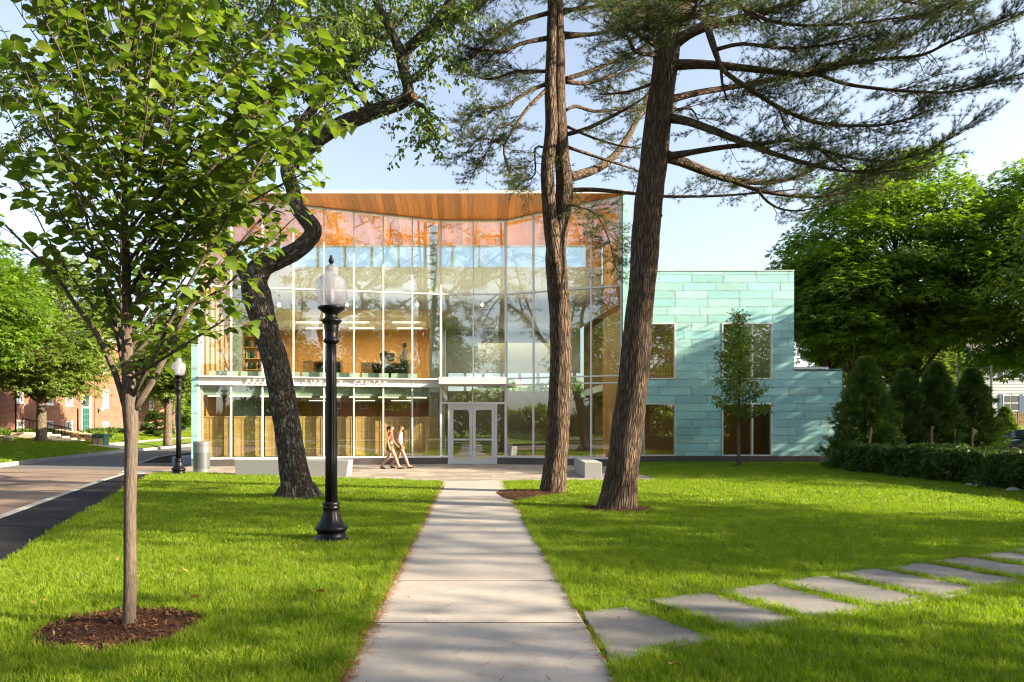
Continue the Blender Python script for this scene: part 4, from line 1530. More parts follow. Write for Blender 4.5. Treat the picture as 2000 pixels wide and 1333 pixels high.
# --- young broad-leaved tree in the mulch ring, closest to the path's start
def linden():
    rg = random.Random(12)
    Y = 5.38
    base = at(252, 1232, Y); base.z = 0
    T = empty('broadleaf_tree', base, 'young broad leaved tree with straight brown trunk in mulch ring', 'tree')
    mb = MB()
    rows = [(252, 1236, 40), (252, 1222, 31), (254, 1150, 28), (254, 1000, 28), (256, 870, 29), (254, 800, 35), (252, 760, 32), (249, 690, 28), (248, 600, 22),
            (246, 500, 19), (242, 400, 16), (245, 300, 13), (250, 200, 10), (255, 60, 6), (255, -120, 4)]
    P, R = px_line(rows, Y, .80)
    P, R = mb.tube(P, R, 16, 5, rough=.09, seed=1)
    Ls = Leaves()
    prim = []
    for rows in ([(244, 795, 13), (225, 730, 12, 5.35), (190, 655, 11, 5.3), (150, 600, 9, 5.25), (110, 540, 7, 5.2), (60, 490, 6, 5.15), (10, 440, 4, 5.1)],
                 [(262, 800, 15), (295, 750, 14, 5.4), (335, 670, 12, 5.45), (365, 610, 10, 5.45), (430, 525, 8, 5.5), (500, 440, 6, 5.5), (570, 370, 4, 5.55)],
                 [(255, 780, 11), (300, 700, 9, 5.2), (340, 610, 8, 5.1), (400, 500, 6, 5.0), (470, 380, 5, 5.0), (530, 280, 4, 5.0)],
                 [(250, 785, 9), (235, 690, 8, 5.5), (215, 600, 7, 5.6), (180, 480, 6, 5.7), (150, 330, 4, 5.8)],
                 [(255, 740, 8), (320, 700, 6, 5.0), (390, 655, 5, 4.9), (440, 625, 3, 4.85)],
                 [(250, 660, 9), (330, 540, 8, 5.5), (430, 420, 6, 5.6), (530, 320, 5, 5.6), (620, 230, 2, 5.6)],
                 [(248, 580, 8), (330, 440, 7, 5.2), (430, 310, 6, 5.1), (520, 200, 5, 5.1), (600, 100, 2, 5.1)],
                 [(246, 520, 8), (330, 410, 6, 5.0), (450, 310, 5, 4.8), (560, 240, 3, 4.7), (625, 210, 2, 4.7)],
                 [(256, 700, 8), (340, 620, 7, 5.6), (440, 560, 5, 5.7), (520, 480, 4, 5.7), (570, 430, 2, 5.7)],
                 [(246, 620, 9), (350, 480, 7, 5.3), (470, 360, 6, 5.3), (570, 270, 4, 5.3), (650, 195, 2, 5.3)],
                 [(246, 540, 8), (360, 400, 7, 5.5), (480, 310, 5, 5.6), (590, 270, 4, 5.6), (650, 250, 2, 5.7)],
                 [(244, 460, 8), (350, 330, 6, 5.3), (460, 220, 5, 5.2), (560, 140, 4, 5.2), (620, 90, 2, 5.2)],
                 [(246, 580, 8), (370, 470, 7, 5.1), (480, 400, 5, 4.9), (570, 350, 3, 4.9), (620, 330, 2, 4.8)],
                 [(244, 420, 7), (330, 280, 6, 5.5), (440, 150, 5, 5.6), (540, 50, 4, 5.6), (590, 0, 2, 5.6)]):
        prim.append(px_line(rows, Y, 1.0, .0025))
    ga = 0.0
    n = 66
    for k in range(n):
        f = k / (n - 1)
        z = 2.05 + 3.2 * f ** .9
        c = None
        for i in range(len(P) - 1):
            if P[i].z <= z <= P[i + 1].z: c = P[i].lerp(P[i + 1], (z - P[i].z) / max(P[i + 1].z - P[i].z, 1e-6))
        if c is None: c = P[-1].copy()
        ga += 2.39996 + rg.uniform(-.4, .4)
        el = math.radians(rg.uniform(42, 58))
        L = (2.15 - 1.05 * f) * rg.uniform(.7, 1.12)
        d = Vector((math.cos(ga) * math.cos(el), math.sin(ga) * math.cos(el), math.sin(el)))
        pts = shoot(rg, c, d, L, 6, up=.05, wob=.06)
        r0 = .0095 * (1.2 - .6 * f)
        prim.append((pts, [r0 * (1 - .13 * i) for i in range(7)]))
    mb.tube([(base.x, base.y, .0), (base.x + .02, base.y + .02, .05)], [.001, .001], 3, 1)
    tw = MB()
    for ip_, (pts, rad) in enumerate(prim):
        pp, rr = tw.tube(pts, rad, 6, 2)
        sm = resample(pp, rr, .085)
        for i, (q, d, r) in enumerate(sm):
            f = i / len(sm)
            if f < .16: continue
            for _ in range(1 if rg.random() < (.3 if ip_ < 14 else .55) else 2):
                a = rg.random() * 2 * PI
                sd = Vector((math.cos(a), math.sin(a), rg.uniform(-.1, .5)))
                td = (d * .55 + sd * .85).normalized()
                L = rg.uniform(.14, .42) * (1.15 - (.2 if ip_ < 14 else .5) * f)
                tp = shoot(rg, q, td, L, 3, up=.02, wob=.1)
                tw.tube(tp, [.0038, .003, .0024, .0016], 3, 1, cap=False)
                nl = max(2, int(L / .058))
                for j in range(nl):
                    t = (j + 1) / nl * 3
                    k0 = min(int(t), 2)
                    lp = tp[k0].lerp(tp[k0 + 1], t - k0)
                    sgn = 1 if j % 2 else -1
                    dd = (tp[-1] - tp[0]).normalized()
                    lat = dd.cross(Vector((0, 0, 1)))
                    if lat.length < .1: lat = Vector((1, 0, 0))
                    ld_ = dd * .45 + lat.normalized() * sgn * .75 + Vector((rg.gauss(0, .25), rg.gauss(0, .25), rg.gauss(-.38, .22)))
                    nn = Vector((rg.gauss(0, .35), rg.gauss(0, .35), 1.0))
                    Ls.add(lp, ld_, nn, rg.choice((rg.uniform(.05, .09), rg.uniform(.09, .14), rg.uniform(.09, .14))))
    mb.build('trunk', b_linden, T, smooth=True, tc=True)
    tw.build('branches', b_linden, T, smooth=True, tc=True)
    p, d, nn, s = Ls.arrays()
    Rm = frames(d, nn)
    dist = np.linalg.norm(p - np.array([0, 0, EYE]), axis=1)
    vis = (p[:, 0] / p[:, 1] > -.68) & (p[:, 2] - 1.6 < p[:, 1] * .61)
    order = np.argsort(np.where(vis, dist / s, 1e6))
    near, rest = order[:300], order[300:]
    lm = MB(); lm.v, lm.f = list(LEAF_BROAD[0]), list(LEAF_BROAD[1]); lm.tc = [(0, 0, 0)] * len(lm.v)
    single = []
    for c in range(3):
        me = lm.mesh('leaf', l_linden, smooth=True)
        a = me.attributes.new('var', 'FLOAT', 'FACE'); a.data.foreach_set('value', np.full(len(me.polygons), .15 + .3 * c, np.float32))
        single.append(me)
    for i in near:
        o = bpy.data.objects.new('leaf', single[i % 3]); COL.objects.link(o)
        M = Matrix([[*(Rm[i][r] * s[i]), p[i][r]] for r in range(3)] + [[0, 0, 0, 1]])
        o.parent = T
        o.matrix_basis = Matrix.Translation(-T.location) @ M
    scatter('crown', *LEAF_BROAD, p[rest], Rm[rest], s[rest], l_linden, T, np.random.default_rng(3), smooth=True, kind='stuff')


linden()


# --- pines
def pine_foliage(rg, limbs, tw, Ls, density=1.0, t0=.3, L0=1.15):
    for pts, rad, dens in limbs:
        sm = resample(pts, rad, .17 / (density * dens))
        n = len(sm)
        for i, (q, d, r) in enumerate(sm):
            f = i / n
            if f < t0 * rg.uniform(.7, 1.3): continue
            lat = d.cross(Vector((0, 0, 1)))
            if lat.length < .05: lat = Vector((1, 0, 0))
            lat.normalize()
            a = rg.uniform(-.5, .5)
            side = lat * (1 if rg.random() < .5 else -1) * math.cos(a) + Vector((0, 0, 1)) * (math.sin(a) * .8)
            td = (d * rg.uniform(.4, .9) + side).normalized()
            L = L0 * rg.uniform(.45, 1.1) * (1.1 - .5 * f)
            tp = shoot(rg, q, td, L, 4, up=.03, wob=.13)
            tw.tube(tp, [.010, .008, .006, .005, .003], 3, 1, cap=False)
            for k in range(1, 5):
                for _ in range(2 if k < 4 else 1):
                    dd = (tp[k] - tp[k - 1]).normalized()
                    la = dd.cross(Vector((0, 0, 1))); la = la.normalized() if la.length > .05 else Vector((1, 0, 0))
                    sd = (dd * .7 + la * rg.choice((-1, 1)) * rg.uniform(.3, .9) + Vector((0, 0, rg.uniform(-.1, .45)))).normalized()
                    l2 = rg.uniform(.10, .34)
                    e = tp[k] + sd * l2
                    if l2 > .18: tw.tube([tp[k], e], [.004, .002], 3, 1, cap=False)
                    for m_ in range(2 if l2 < .2 else 3):
                        c = tp[k].lerp(e, (m_ + 1) / (2 if l2 < .2 else 3))
                        Ls.add(c, sd + Vector((rg.gauss(0, .3), rg.gauss(0, .3), rg.gauss(.1, .3))), (rg.gauss(0, 1), rg.gauss(0, 1), rg.gauss(0, 1)), rg.uniform(.085, .13))
            Ls.add(tp[-1], tp[-1] - tp[-2], (0.3, .2, 1), .12)


def wander(rg, p, d, L, r, n=7, up=.02, wob=.09):
    pts = shoot(rg, p, d, L, n, up, wob)
    return pts, [r * (1 - .85 * i / n) for i in range(n + 1)]


def pine_one():
    rg = random.Random(31)
    Y = 16.6
    T = empty('pine_tree', grd(1080, 963), 'tall pine whose trunk splits into two stems beside the path', 'tree')
    mb, lb, tw, Ls = MB(), MB(), MB(), Leaves()
    main = [(1080, 968, 62), (1080, 955, 53), (1085, 900, 47), (1092, 800, 46), (1095, 700, 45), (1093, 600, 43), (1086, 520, 44), (1088, 470, 40),
            (1102, 380, 35), (1097, 300, 31), (1091, 200, 28), (1092, 120, 25), (1090, 0, 22), (1092, -150, 18), (1090, -300, 12), (1090, -420, 6)]
    P, R = px_line(main, Y, .94)
    mb.tube(P, R, 28, 5, rough=.10, seed=2, fr=2.6)
    second = [(1084, 520, 26, 16.5), (1077, 450, 29, 16.4), (1071, 385, 27, 16.4), (1070, 320, 26, 16.4), (1077, 250, 25, 16.4), (1075, 180, 23, 16.3), (1077, 90, 20, 16.3),
              (1078, 0, 17, 16.3), (1074, -130, 13, 16.2), (1070, -260, 7, 16.2)]
    P2, R2 = px_line(second, Y)
    mb.tube(P2, R2, 16, 5, rough=.07, seed=5)
    limbs = []
    spec = [([(1075, 25, 9, 16.4), (1010, 45, 8, 16.2), (960, 80, 6, 16), (915, 110, 4, 15.8)], 1.9),
            ([(1070, 75, 10, 16.4), (1020, 85, 8, 16.2), (980, 100, 6, 16), (920, 95, 4, 15.8)], 1.9),
            ([(1066, 165, 8, 16.4), (1030, 180, 8, 16.2), (985, 208, 6, 16), (930, 215, 4, 15.7), (900, 250, 3, 15.6)], 1.7),
            ([(1073, 170, 8, 16.3), (1030, 212, 7, 16), (1008, 245, 6, 15.8), (985, 285, 5, 15.6), (992, 330, 4, 15.5), (1010, 370, 3, 15.4)], 1.3),
            ([(1008, 248, 5, 15.8), (975, 245, 4, 15.6), (955, 290, 3, 15.5), (930, 330, 3, 15.4)], 1.7),
            ([(985, 285, 4, 15.6), (940, 270, 3, 15.4), (910, 300, 3, 15.3)], 1.7),
            ([(1068, 290, 5, 16.4), (1045, 290, 4, 16.6), (1045, 340, 3, 16.7), (1020, 355, 3, 16.8)], 1.9),
            ([(1066, 140, 7, 16.4), (1010, 140, 6, 17.4), (960, 155, 5, 18), (930, 150, 3, 18.3)], 2.0),
            ([(1075, -40, 9, 16.4), (1000, -30, 7, 15.6), (930, 10, 5, 15), (890, 30, 3, 14.8)], 1.9),
            ([(1100, 20, 9), (1160, 14, 7, 16.4), (1210, -10, 5, 16.2), (1260, -30, 3, 16)], 1.2),
            ([(1100, 66, 9), (1150, 68, 8, 16.8), (1200, 58, 6, 17), (1240, 40, 3, 17.2)], 1.2),
            ([(1104, 155, 10), (1150, 140, 9, 16.8), (1195, 122, 7, 17), (1250, 95, 5, 17.2), (1290, 70, 3, 17.4)], 1.2),
            ([(1106, 160, 9), (1145, 163, 8, 16.9), (1190, 150, 6, 17.2), (1240, 135, 4, 17.5)], 1.2),
            ([(1106, 215, 7), (1125, 208, 7, 16.8), (1160, 218, 6, 17), (1210, 215, 4, 17.3), (1250, 220, 3, 17.5)], .8),
            ([(1110, 262, 9), (1150, 250, 8, 16.3), (1200, 225, 7, 16), (1245, 200, 5, 15.8), (1270, 180, 3, 15.7)], .5),
            ([(1108, 248, 6), (1160, 270, 5, 16.2), (1210, 285, 4, 15.9), (1250, 290, 3, 15.7)], .7),
            ([(1110, 288, 7), (1160, 305, 6, 16.8), (1200, 318, 5, 17), (1250, 335, 3, 17.3)], .8),
            ([(1112, 345, 20), (1130, 342, 19, 16.8), (1170, 328, 17, 17.2), (1200, 305, 15, 17.6), (1225, 270, 13, 18), (1248, 225, 10, 18.4), (1280, 150, 7, 19), (1300, 60, 4, 19.4)], .5),
            ([(1112, 372, 10), (1160, 371, 9, 16.4), (1235, 378, 7, 16), (1300, 384, 6, 15.8), (1400, 383, 5, 15.5), (1480, 377, 4, 15.2), (1560, 370, 2, 15)], .35),
            ([(1113, 400, 5, 16.5), (1130, 405, 5, 15.9), (1165, 420, 4, 15.4), (1190, 470, 3, 15.1), (1200, 520, 2, 15)], 1.6),
            ([(1092, -60, 9), (1160, -90, 7, 16.4), (1230, -90, 5, 16.2), (1290, -60, 3, 16)], 1.2)]
    for rows, dens in spec:
        p, r = px_line(rows, Y)
        pp, rr = lb.tube(p, r, 7, 3, rough=.06, seed=len(limbs))
        limbs.append((pp, rr, dens))
    for k in range(16):
        z = 11.0 + k * .55
        c = P[-1].lerp(P[-5], max(0, (P[-1].z - z) / max(P[-1].z - P[-5].z, .1)))
        a = rg.random() * 6.28
        p, r = wander(rg, (at(1091, 0, Y).x, Y, z), (math.cos(a), math.sin(a), .2), 3.6 - .12 * k, .05)
        lb.tube(p, r, 5, 1); limbs.append((p, r, .6))
    pine_foliage(rg, limbs, tw, Ls, 2.1)
    mb.build('trunk', b_pine, T, smooth=True, tc=True)
    lb.build('limbs', b_pinelimb, T, smooth=True, tc=True)
    tw.build('twigs', b_pinelimb, T)
    p, d, n, s = Ls.arrays()
    scatter('crown', *NEEDLES, p, frames(d, n), s, l_pine, T, np.random.default_rng(4))


def pine_two():
    rg = random.Random(77)
    Y = 13.2
    T = empty('pine_tree', grd(1208, 997), 'stout single trunk pine with long boughs reaching over the lawn', 'tree')
    mb, lb, tw, Ls = MB(), MB(), MB(), Leaves()
    main = [(1204, 1004, 108), (1206, 988, 86), (1212, 950, 75), (1218, 900, 71), (1230, 800, 68), (1239, 720, 65), (1246, 640, 62), (1254, 550, 60), (1262, 450, 61), (1271, 360, 61),
            (1281, 270, 59), (1292, 180, 57), (1301, 110, 55), (1308, 60, 53), (1316, 0, 50), (1330, -130, 44), (1340, -280, 34), (1345, -450, 20), (1345, -560, 8)]
    P, R = px_line(main, Y, .87)
    mb.tube(P, R, 32, 5, rough=.10, seed=9, fr=2.8)
    for (px, py, w) in ((1291, 505, 10), (1298, 425, 7), (1308, 180, 12)):
        p = at(px - 18, py, Y - .1); mb.tube([p, p + Vector((.12, -.02, .05))], [.09, .035], 8, 1, rough=.2)
    limbs = []
    spec = [([(1312, 90, 26), (1345, 66, 22, 13), (1385, 50, 19, 12.8), (1440, 38, 17, 12.6), (1500, 22, 14, 12.3), (1560, 2, 11, 12), (1640, -25, 8, 11.7), (1750, -60, 4, 11.3)], 1.1),
            ([(1308, 128, 22), (1370, 126, 17, 12.9), (1440, 132, 14, 12.7), (1520, 141, 11, 12.4), (1580, 146, 10, 12.2), (1640, 128, 8, 12), (1720, 116, 7, 11.8), (1800, 108, 6, 11.6), (1860, 80, 5, 11.4), (1930, 55, 4, 11.2), (2010, 20, 3, 11)], 1.3),
            ([(1305, 196, 17), (1360, 182, 13, 13.4), (1420, 172, 11, 13.6), (1490, 160, 10, 13.8), (1560, 145, 8, 14), (1640, 118, 6, 14.2), (1720, 90, 5, 14.4), (1800, 60, 4, 14.6)], 1.2),
            ([(1600, 146, 7, 12.1), (1650, 164, 7, 12), (1720, 174, 6, 11.8), (1800, 180, 5, 11.6), (1860, 180, 5, 11.5), (1930, 165, 4, 11.3), (2010, 140, 3, 11.1)], 1.3),
            ([(1302, 230, 20), (1345, 238, 16, 12.9), (1400, 258, 14, 12.6), (1445, 276, 12, 12.4), (1510, 300, 10, 12.1), (1570, 318, 8, 11.9), (1650, 335, 5, 11.6), (1720, 330, 3, 11.4)], .9),
            ([(1298, 308, 20), (1350, 298, 12, 13), (1420, 287, 10, 12.8), (1490, 281, 9, 12.6), (1540, 275, 7, 12.5), (1600, 292, 6, 12.3), (1680, 312, 5, 12), (1760, 312, 4, 11.8), (1830, 285, 3, 11.6), (1880, 255, 2, 11.5)], 1.0),
            ([(1296, 304, 26), (1330, 316, 19, 13.5), (1380, 336, 16, 13.7), (1430, 352, 13, 13.9), (1500, 357, 9, 14.1), (1560, 345, 6, 14.3), (1610, 320, 4, 14.4)], 1.1),
            ([(1430, 353, 10, 13.9), (1480, 372, 8, 13.9), (1540, 382, 7, 13.9), (1600, 385, 6, 13.9), (1660, 372, 4, 13.9), (1720, 345, 3, 13.8)], .9),
            ([(1480, 372, 6, 13.9), (1500, 395, 5, 13.7), (1530, 410, 4, 13.6), (1570, 411, 3, 13.5), (1620, 398, 2, 13.4)], .6),
            ([(1382, 54, 15, 12.8), (1395, 95, 13, 12.7), (1408, 130, 9, 12.7), (1425, 148, 9, 12.6), (1470, 178, 9, 12.4), (1520, 210, 8, 12.2), (1560, 228, 8, 12), (1600, 241, 7, 11.9), (1660, 246, 6, 11.7), (1740, 242, 5, 11.5), (1820, 215, 3, 11.3)], 1.2),
            ([(1396, 98, 9, 12.7), (1450, 86, 7, 12.4), (1520, 94, 6, 12), (1600, 90, 5, 11.6), (1680, 70, 3, 11.2)], 1.3),
            ([(1408, 130, 7, 12.7), (1411, 165, 5, 12.7), (1420, 195, 3, 12.7)], .6),
            ([(1520, 208, 5, 12.2), (1535, 250, 3, 12), (1560, 290, 2, 11.9)], .9),
            ([(1600, 292, 4, 12.3), (1660, 335, 4, 12), (1730, 335, 3, 11.7), (1800, 325, 2, 11.5)], 1.0),
            ([(1285, 90, 14), (1240, 60, 10, 12.6), (1215, 20, 9, 12.3), (1210, -40, 7, 12), (1190, -100, 4, 11.8)], .9),
            ([(1290, 110, 9), (1240, 100, 8, 12.4), (1225, 70, 6, 12), (1180, 40, 4, 11.8)], .9),
            ([(1310, 40, 15), (1330, 40, 12, 12), (1350, 30, 10, 11), (1360, 10, 7, 10), (1365, -30, 4, 9.2)], 1.5),
            ([(1305, 60, 13), (1280, 60, 10, 12.2), (1265, 40, 8, 11.2), (1270, 10, 5, 10.4)], 1.5),
            ([(1300, 150, 9), (1270, 165, 7, 13.6), (1225, 180, 5, 14), (1170, 185, 3, 14.4)], .9),
            ([(1320, -40, 15), (1420, -70, 12, 12.8), (1540, -60, 9, 12.4), (1680, -20, 6, 12), (1800, 10, 4, 11.6), (1900, 20, 3, 11.3)], 1.5),
            ([(1320, -20, 12), (1400, -10, 10, 12.6), (1500, 40, 7, 12.1), (1600, 50, 5, 11.7), (1720, 40, 4, 11.3), (1850, 20, 3, 10.9)], 1.5),
            ([(1290, 210, 8), (1320, 215, 5, 13.6), (1350, 213, 4, 14), (1365, 240, 2, 14.2)], .8)]
    for rows, dens in spec:
        p, r = px_line(rows, Y)
        pp, rr = lb.tube(p, r, 8, 3, rough=.06, seed=40 + len(limbs))
        limbs.append((pp, rr, dens))
    for k in range(16):
        z = 9.8 + k * .4
        a = k * 2.4
        c = (at(1325, 0, Y).x + .2, Y, z)
        p, r = wander(rg, c, (math.cos(a), math.sin(a), .15), 4.6 - .15 * k, .06)
        lb.tube(p, r, 5, 1); limbs.append((p, r, .6))
    pine_foliage(rg, limbs, tw, Ls, 2.55, t0=.24)
    mb.build('trunk', b_pine, T, smooth=True, tc=True)
    lb.build('limbs', b_pinelimb, T, smooth=True, tc=True)
    tw.build('twigs', b_pinelimb, T)
    p, d, n, s = Ls.arrays()
    scatter('crown', *NEEDLES, p, frames(d, n), s, l_pine, T, np.random.default_rng(5))


pine_one()
pine_two()


# --- the leaning, crooked old tree left of the lamp post
def crooked_tree():
    rg = random.Random(9)
    Y = 15.2
    T = empty('crooked_tree', grd(583, 973), 'leaning dark trunk with a crooked limb and lichen left of lamp post', 'tree')
    mb, tw, Ls = MB(), MB(), Leaves()
    trunk = [(584, 978, 104), (582, 962, 80), (576, 925, 66), (567, 870, 62), (556, 800, 60), (543, 730, 58), (527, 670, 57), (511, 615, 58), (500, 575, 64), (498, 548, 58), (515, 522, 46),
             (545, 508, 41), (580, 490, 39), (604, 468, 38), (612, 448, 38), (596, 425, 37), (580, 405, 34), (572, 370, 32), (562, 335, 33), (572, 310, 36), (600, 288, 37), (635, 262, 37),
             (680, 238, 36), (740, 215, 33), (785, 200, 30), (798, 180, 27), (789, 140, 25), (786, 115, 27), (800, 92, 25), (830, 66, 24), (860, 35, 23), (882, 0, 23), (900, -60, 20), (940, -160, 15), (950, -280, 8)]
    P, R = px_line(trunk, Y, .84)
    mb.tube(P, R, 26, 4, rough=.13, seed=3, fr=2.2)
    for (dx, dy, l) in ((.55, -.12, .5), (-.45, -.3, .4), (.2, -.5, .45), (-.3, .4, .4)):
        c = grd(583, 973)
        mb.tube([c + Vector((dx * .3, dy * .3, .32)), c + Vector((dx * .75, dy * .75, .09)), c + Vector((dx * 1.15, dy * 1.15, -.04))], [.2, .13, .04], 10, 3, rough=.15)
    limbs = []
    spec = [([(786, 112, 24), (775, 85, 18), (760, 55, 15, 15), (745, 22, 13, 14.9), (728, -10, 11, 14.8), (715, -80, 7, 14.6), (700, -180, 3, 14.5)], 1.0),
            ([(722, 212, 13), (700, 180, 10, 15), (680, 155, 9, 14.9), (655, 132, 8, 14.8), (640, 122, 7, 14.8), (632, 85, 8, 14.7), (615, 55, 8, 14.6), (602, 20, 7, 14.5), (592, -30, 5, 14.4)], 1.1),
            ([(572, 325, 26), (580, 260, 20, 15.6), (640, 170, 16, 16), (668, 90, 13, 16.3), (664, 30, 12, 16.5), (660, -40, 9, 16.7), (650, -140, 5, 17)], 1.1),
            ([(600, 200, 14, 15.8), (680, 130, 12, 16), (700, 95, 11, 16.1), (735, 82, 10, 16.2), (768, 55, 8, 16.3), (800, 20, 6, 16.5), (830, -20, 4, 16.6)], 1.2),
            ([(662, 60, 9, 16.4), (640, 30, 7, 16.2), (628, 0, 5, 16), (610, -60, 3, 15.8)], 1.1),
            ([(790, 192, 10), (815, 200, 6, 14.8), (828, 210, 4, 14.6), (835, 240, 3, 14.5), (835, 275, 2, 14.4)], 1.9),
            ([(795, 170, 6), (830, 140, 4, 14.9), (865, 105, 3, 14.7), (880, 135, 2, 14.6)], 1.5),
            ([(798, 95, 7, 15.1), (835, 60, 4, 14.6), (880, 20, 3, 14.3), (905, 15, 2, 14.2)], 1.1),
            ([(760, 205, 6), (745, 185, 5, 15), (700, 160, 3, 14.8)], 1.0),
            ([(498, 556, 40), (470, 520, 28, 15.4), (430, 450, 24, 15.8), (370, 360, 20, 16.2), (290, 250, 16, 16.6), (190, 180, 12, 17), (100, 160, 9, 17.2), (40, 130, 7, 17.4), (-20, 110, 5, 17.6)], .9),
            ([(290, 250, 12, 16.6), (230, 120, 9, 16.4), (150, 40, 7, 16.2), (60, -20, 5, 16)], 1.0),
            ([(190, 180, 8, 17), (110, 240, 5, 16.8), (50, 270, 4, 16.6), (10, 300, 3, 16.4)], 1.1),
            ([(430, 450, 15, 15.8), (450, 330, 12, 15.4), (470, 200, 10, 15), (450, 60, 8, 14.6), (420, -60, 5, 14.3)], .8),
            ([(370, 360, 12, 16.2), (300, 120, 9, 16.8), (280, -60, 6, 17.2)], .7),
            ([(540, -20, 8, 15), (520, 30, 6, 14.8), (480, 60, 4, 14.6)], 1.0)]
    for rows, dens in spec:
        p, r = px_line(rows, Y)
        pp, rr = mb.tube(p, r, 9, 3, rough=.09, seed=60 + len(limbs))
        limbs.append((pp, rr, dens))
    limbs.append((P[24:], R[24:], .9))
    for k in range(40):
        a = rg.random() * 6.28
        c = at(rg.uniform(560, 860), rg.uniform(-40, 150), 15.2 + rg.uniform(-1.5, 2.5))
        if k % 3 == 0: c = at(rg.uniform(480, 700), rg.uniform(-60, 210), 15.6 + rg.uniform(-1, 2))
        if k % 8 == 1: c = at(rg.uniform(-20, 160), rg.uniform(20, 330), 16.8)
        p, r = wander(rg, c, (math.cos(a), math.sin(a) * .7, -.05), rg.uniform(.9, 1.9), .016, n=5)
        mb.tube(p, r, 4, 1); limbs.append((p, r, .8))
    for k in range(22):
        a = rg.random() * 6.28
        c = at(rg.uniform(350, 900), rg.uniform(-350, -60), 15.2 + rg.uniform(-2, 2.5))
        p, r = wander(rg, c, (math.cos(a), math.sin(a), .35), rg.uniform(2, 3.4), .04)
        mb.tube(p, r, 5, 1); limbs.append((p, r, .9))
    for pts, rad, dens in limbs:
        sm = resample(pts, rad, .085 / dens)
        for i, (q, d, r) in enumerate(sm):
            f = i / len(sm)
            if f < .28 or r > .13: continue
            a = rg.random() * 6.28
            td = (d * .5 + Vector((math.cos(a), math.sin(a), rg.uniform(-.35, .45)))).normalized()
            L = rg.uniform(.4, 1.25)
            tp = shoot(rg, q, td, L, 5, up=-.12, wob=.16)
            tw.tube(tp, [.009, .007, .006, .004, .003, .002], 3, 1, cap=False)
            for k in range(1, 6):
                for _ in range(3):
                    e = tp[k - 1].lerp(tp[k], rg.random())
                    sd = Vector((rg.gauss(0, 1), rg.gauss(0, 1), rg.gauss(-.35, .6))).normalized()
                    l2 = rg.uniform(.03, .2)
                    if l2 > .12: tw.tube([e, e + sd * l2], [.003, .0015], 3, 1, cap=False)
                    for m_ in range(2):
                        Ls.add(e + sd * l2 * (m_ + 1) / 2, sd + Vector((rg.gauss(0, .5), rg.gauss(0, .5), -.55)), (rg.gauss(0, .7), rg.gauss(0, .7), 1), rg.uniform(.08, .125))
    mb.build('trunk', b_oak, T, smooth=True, tc=True)
    tw.build('twigs', b_oak, T)
    cut = at(806, 190, Y - .2)
    m = MB(); m.tube([at(797, 195, Y), at(808, 188, Y - .16)], [.12, .095], 14, 1, rough=.1)
    st = m.build('cut_stub', b_oak, T, tc=True)
    m = MB(); c = at(808, 188, Y - .16); dn = (c - at(797, 195, Y)).normalized()
    m.tube([c + dn * .002, c + dn * .012], [.078, .074], 14, 1); m.build('sawn_face', mat('sawn_wood', (.16, .055, .03), (.24, .10, .05), rough=.8, ns=30), st)
    p, d, n, s = Ls.arrays()
    scatter('crown', *LEAF_OVAL, p, frames(d, n), s, l_oak, T, np.random.default_rng(6))


crooked_tree()


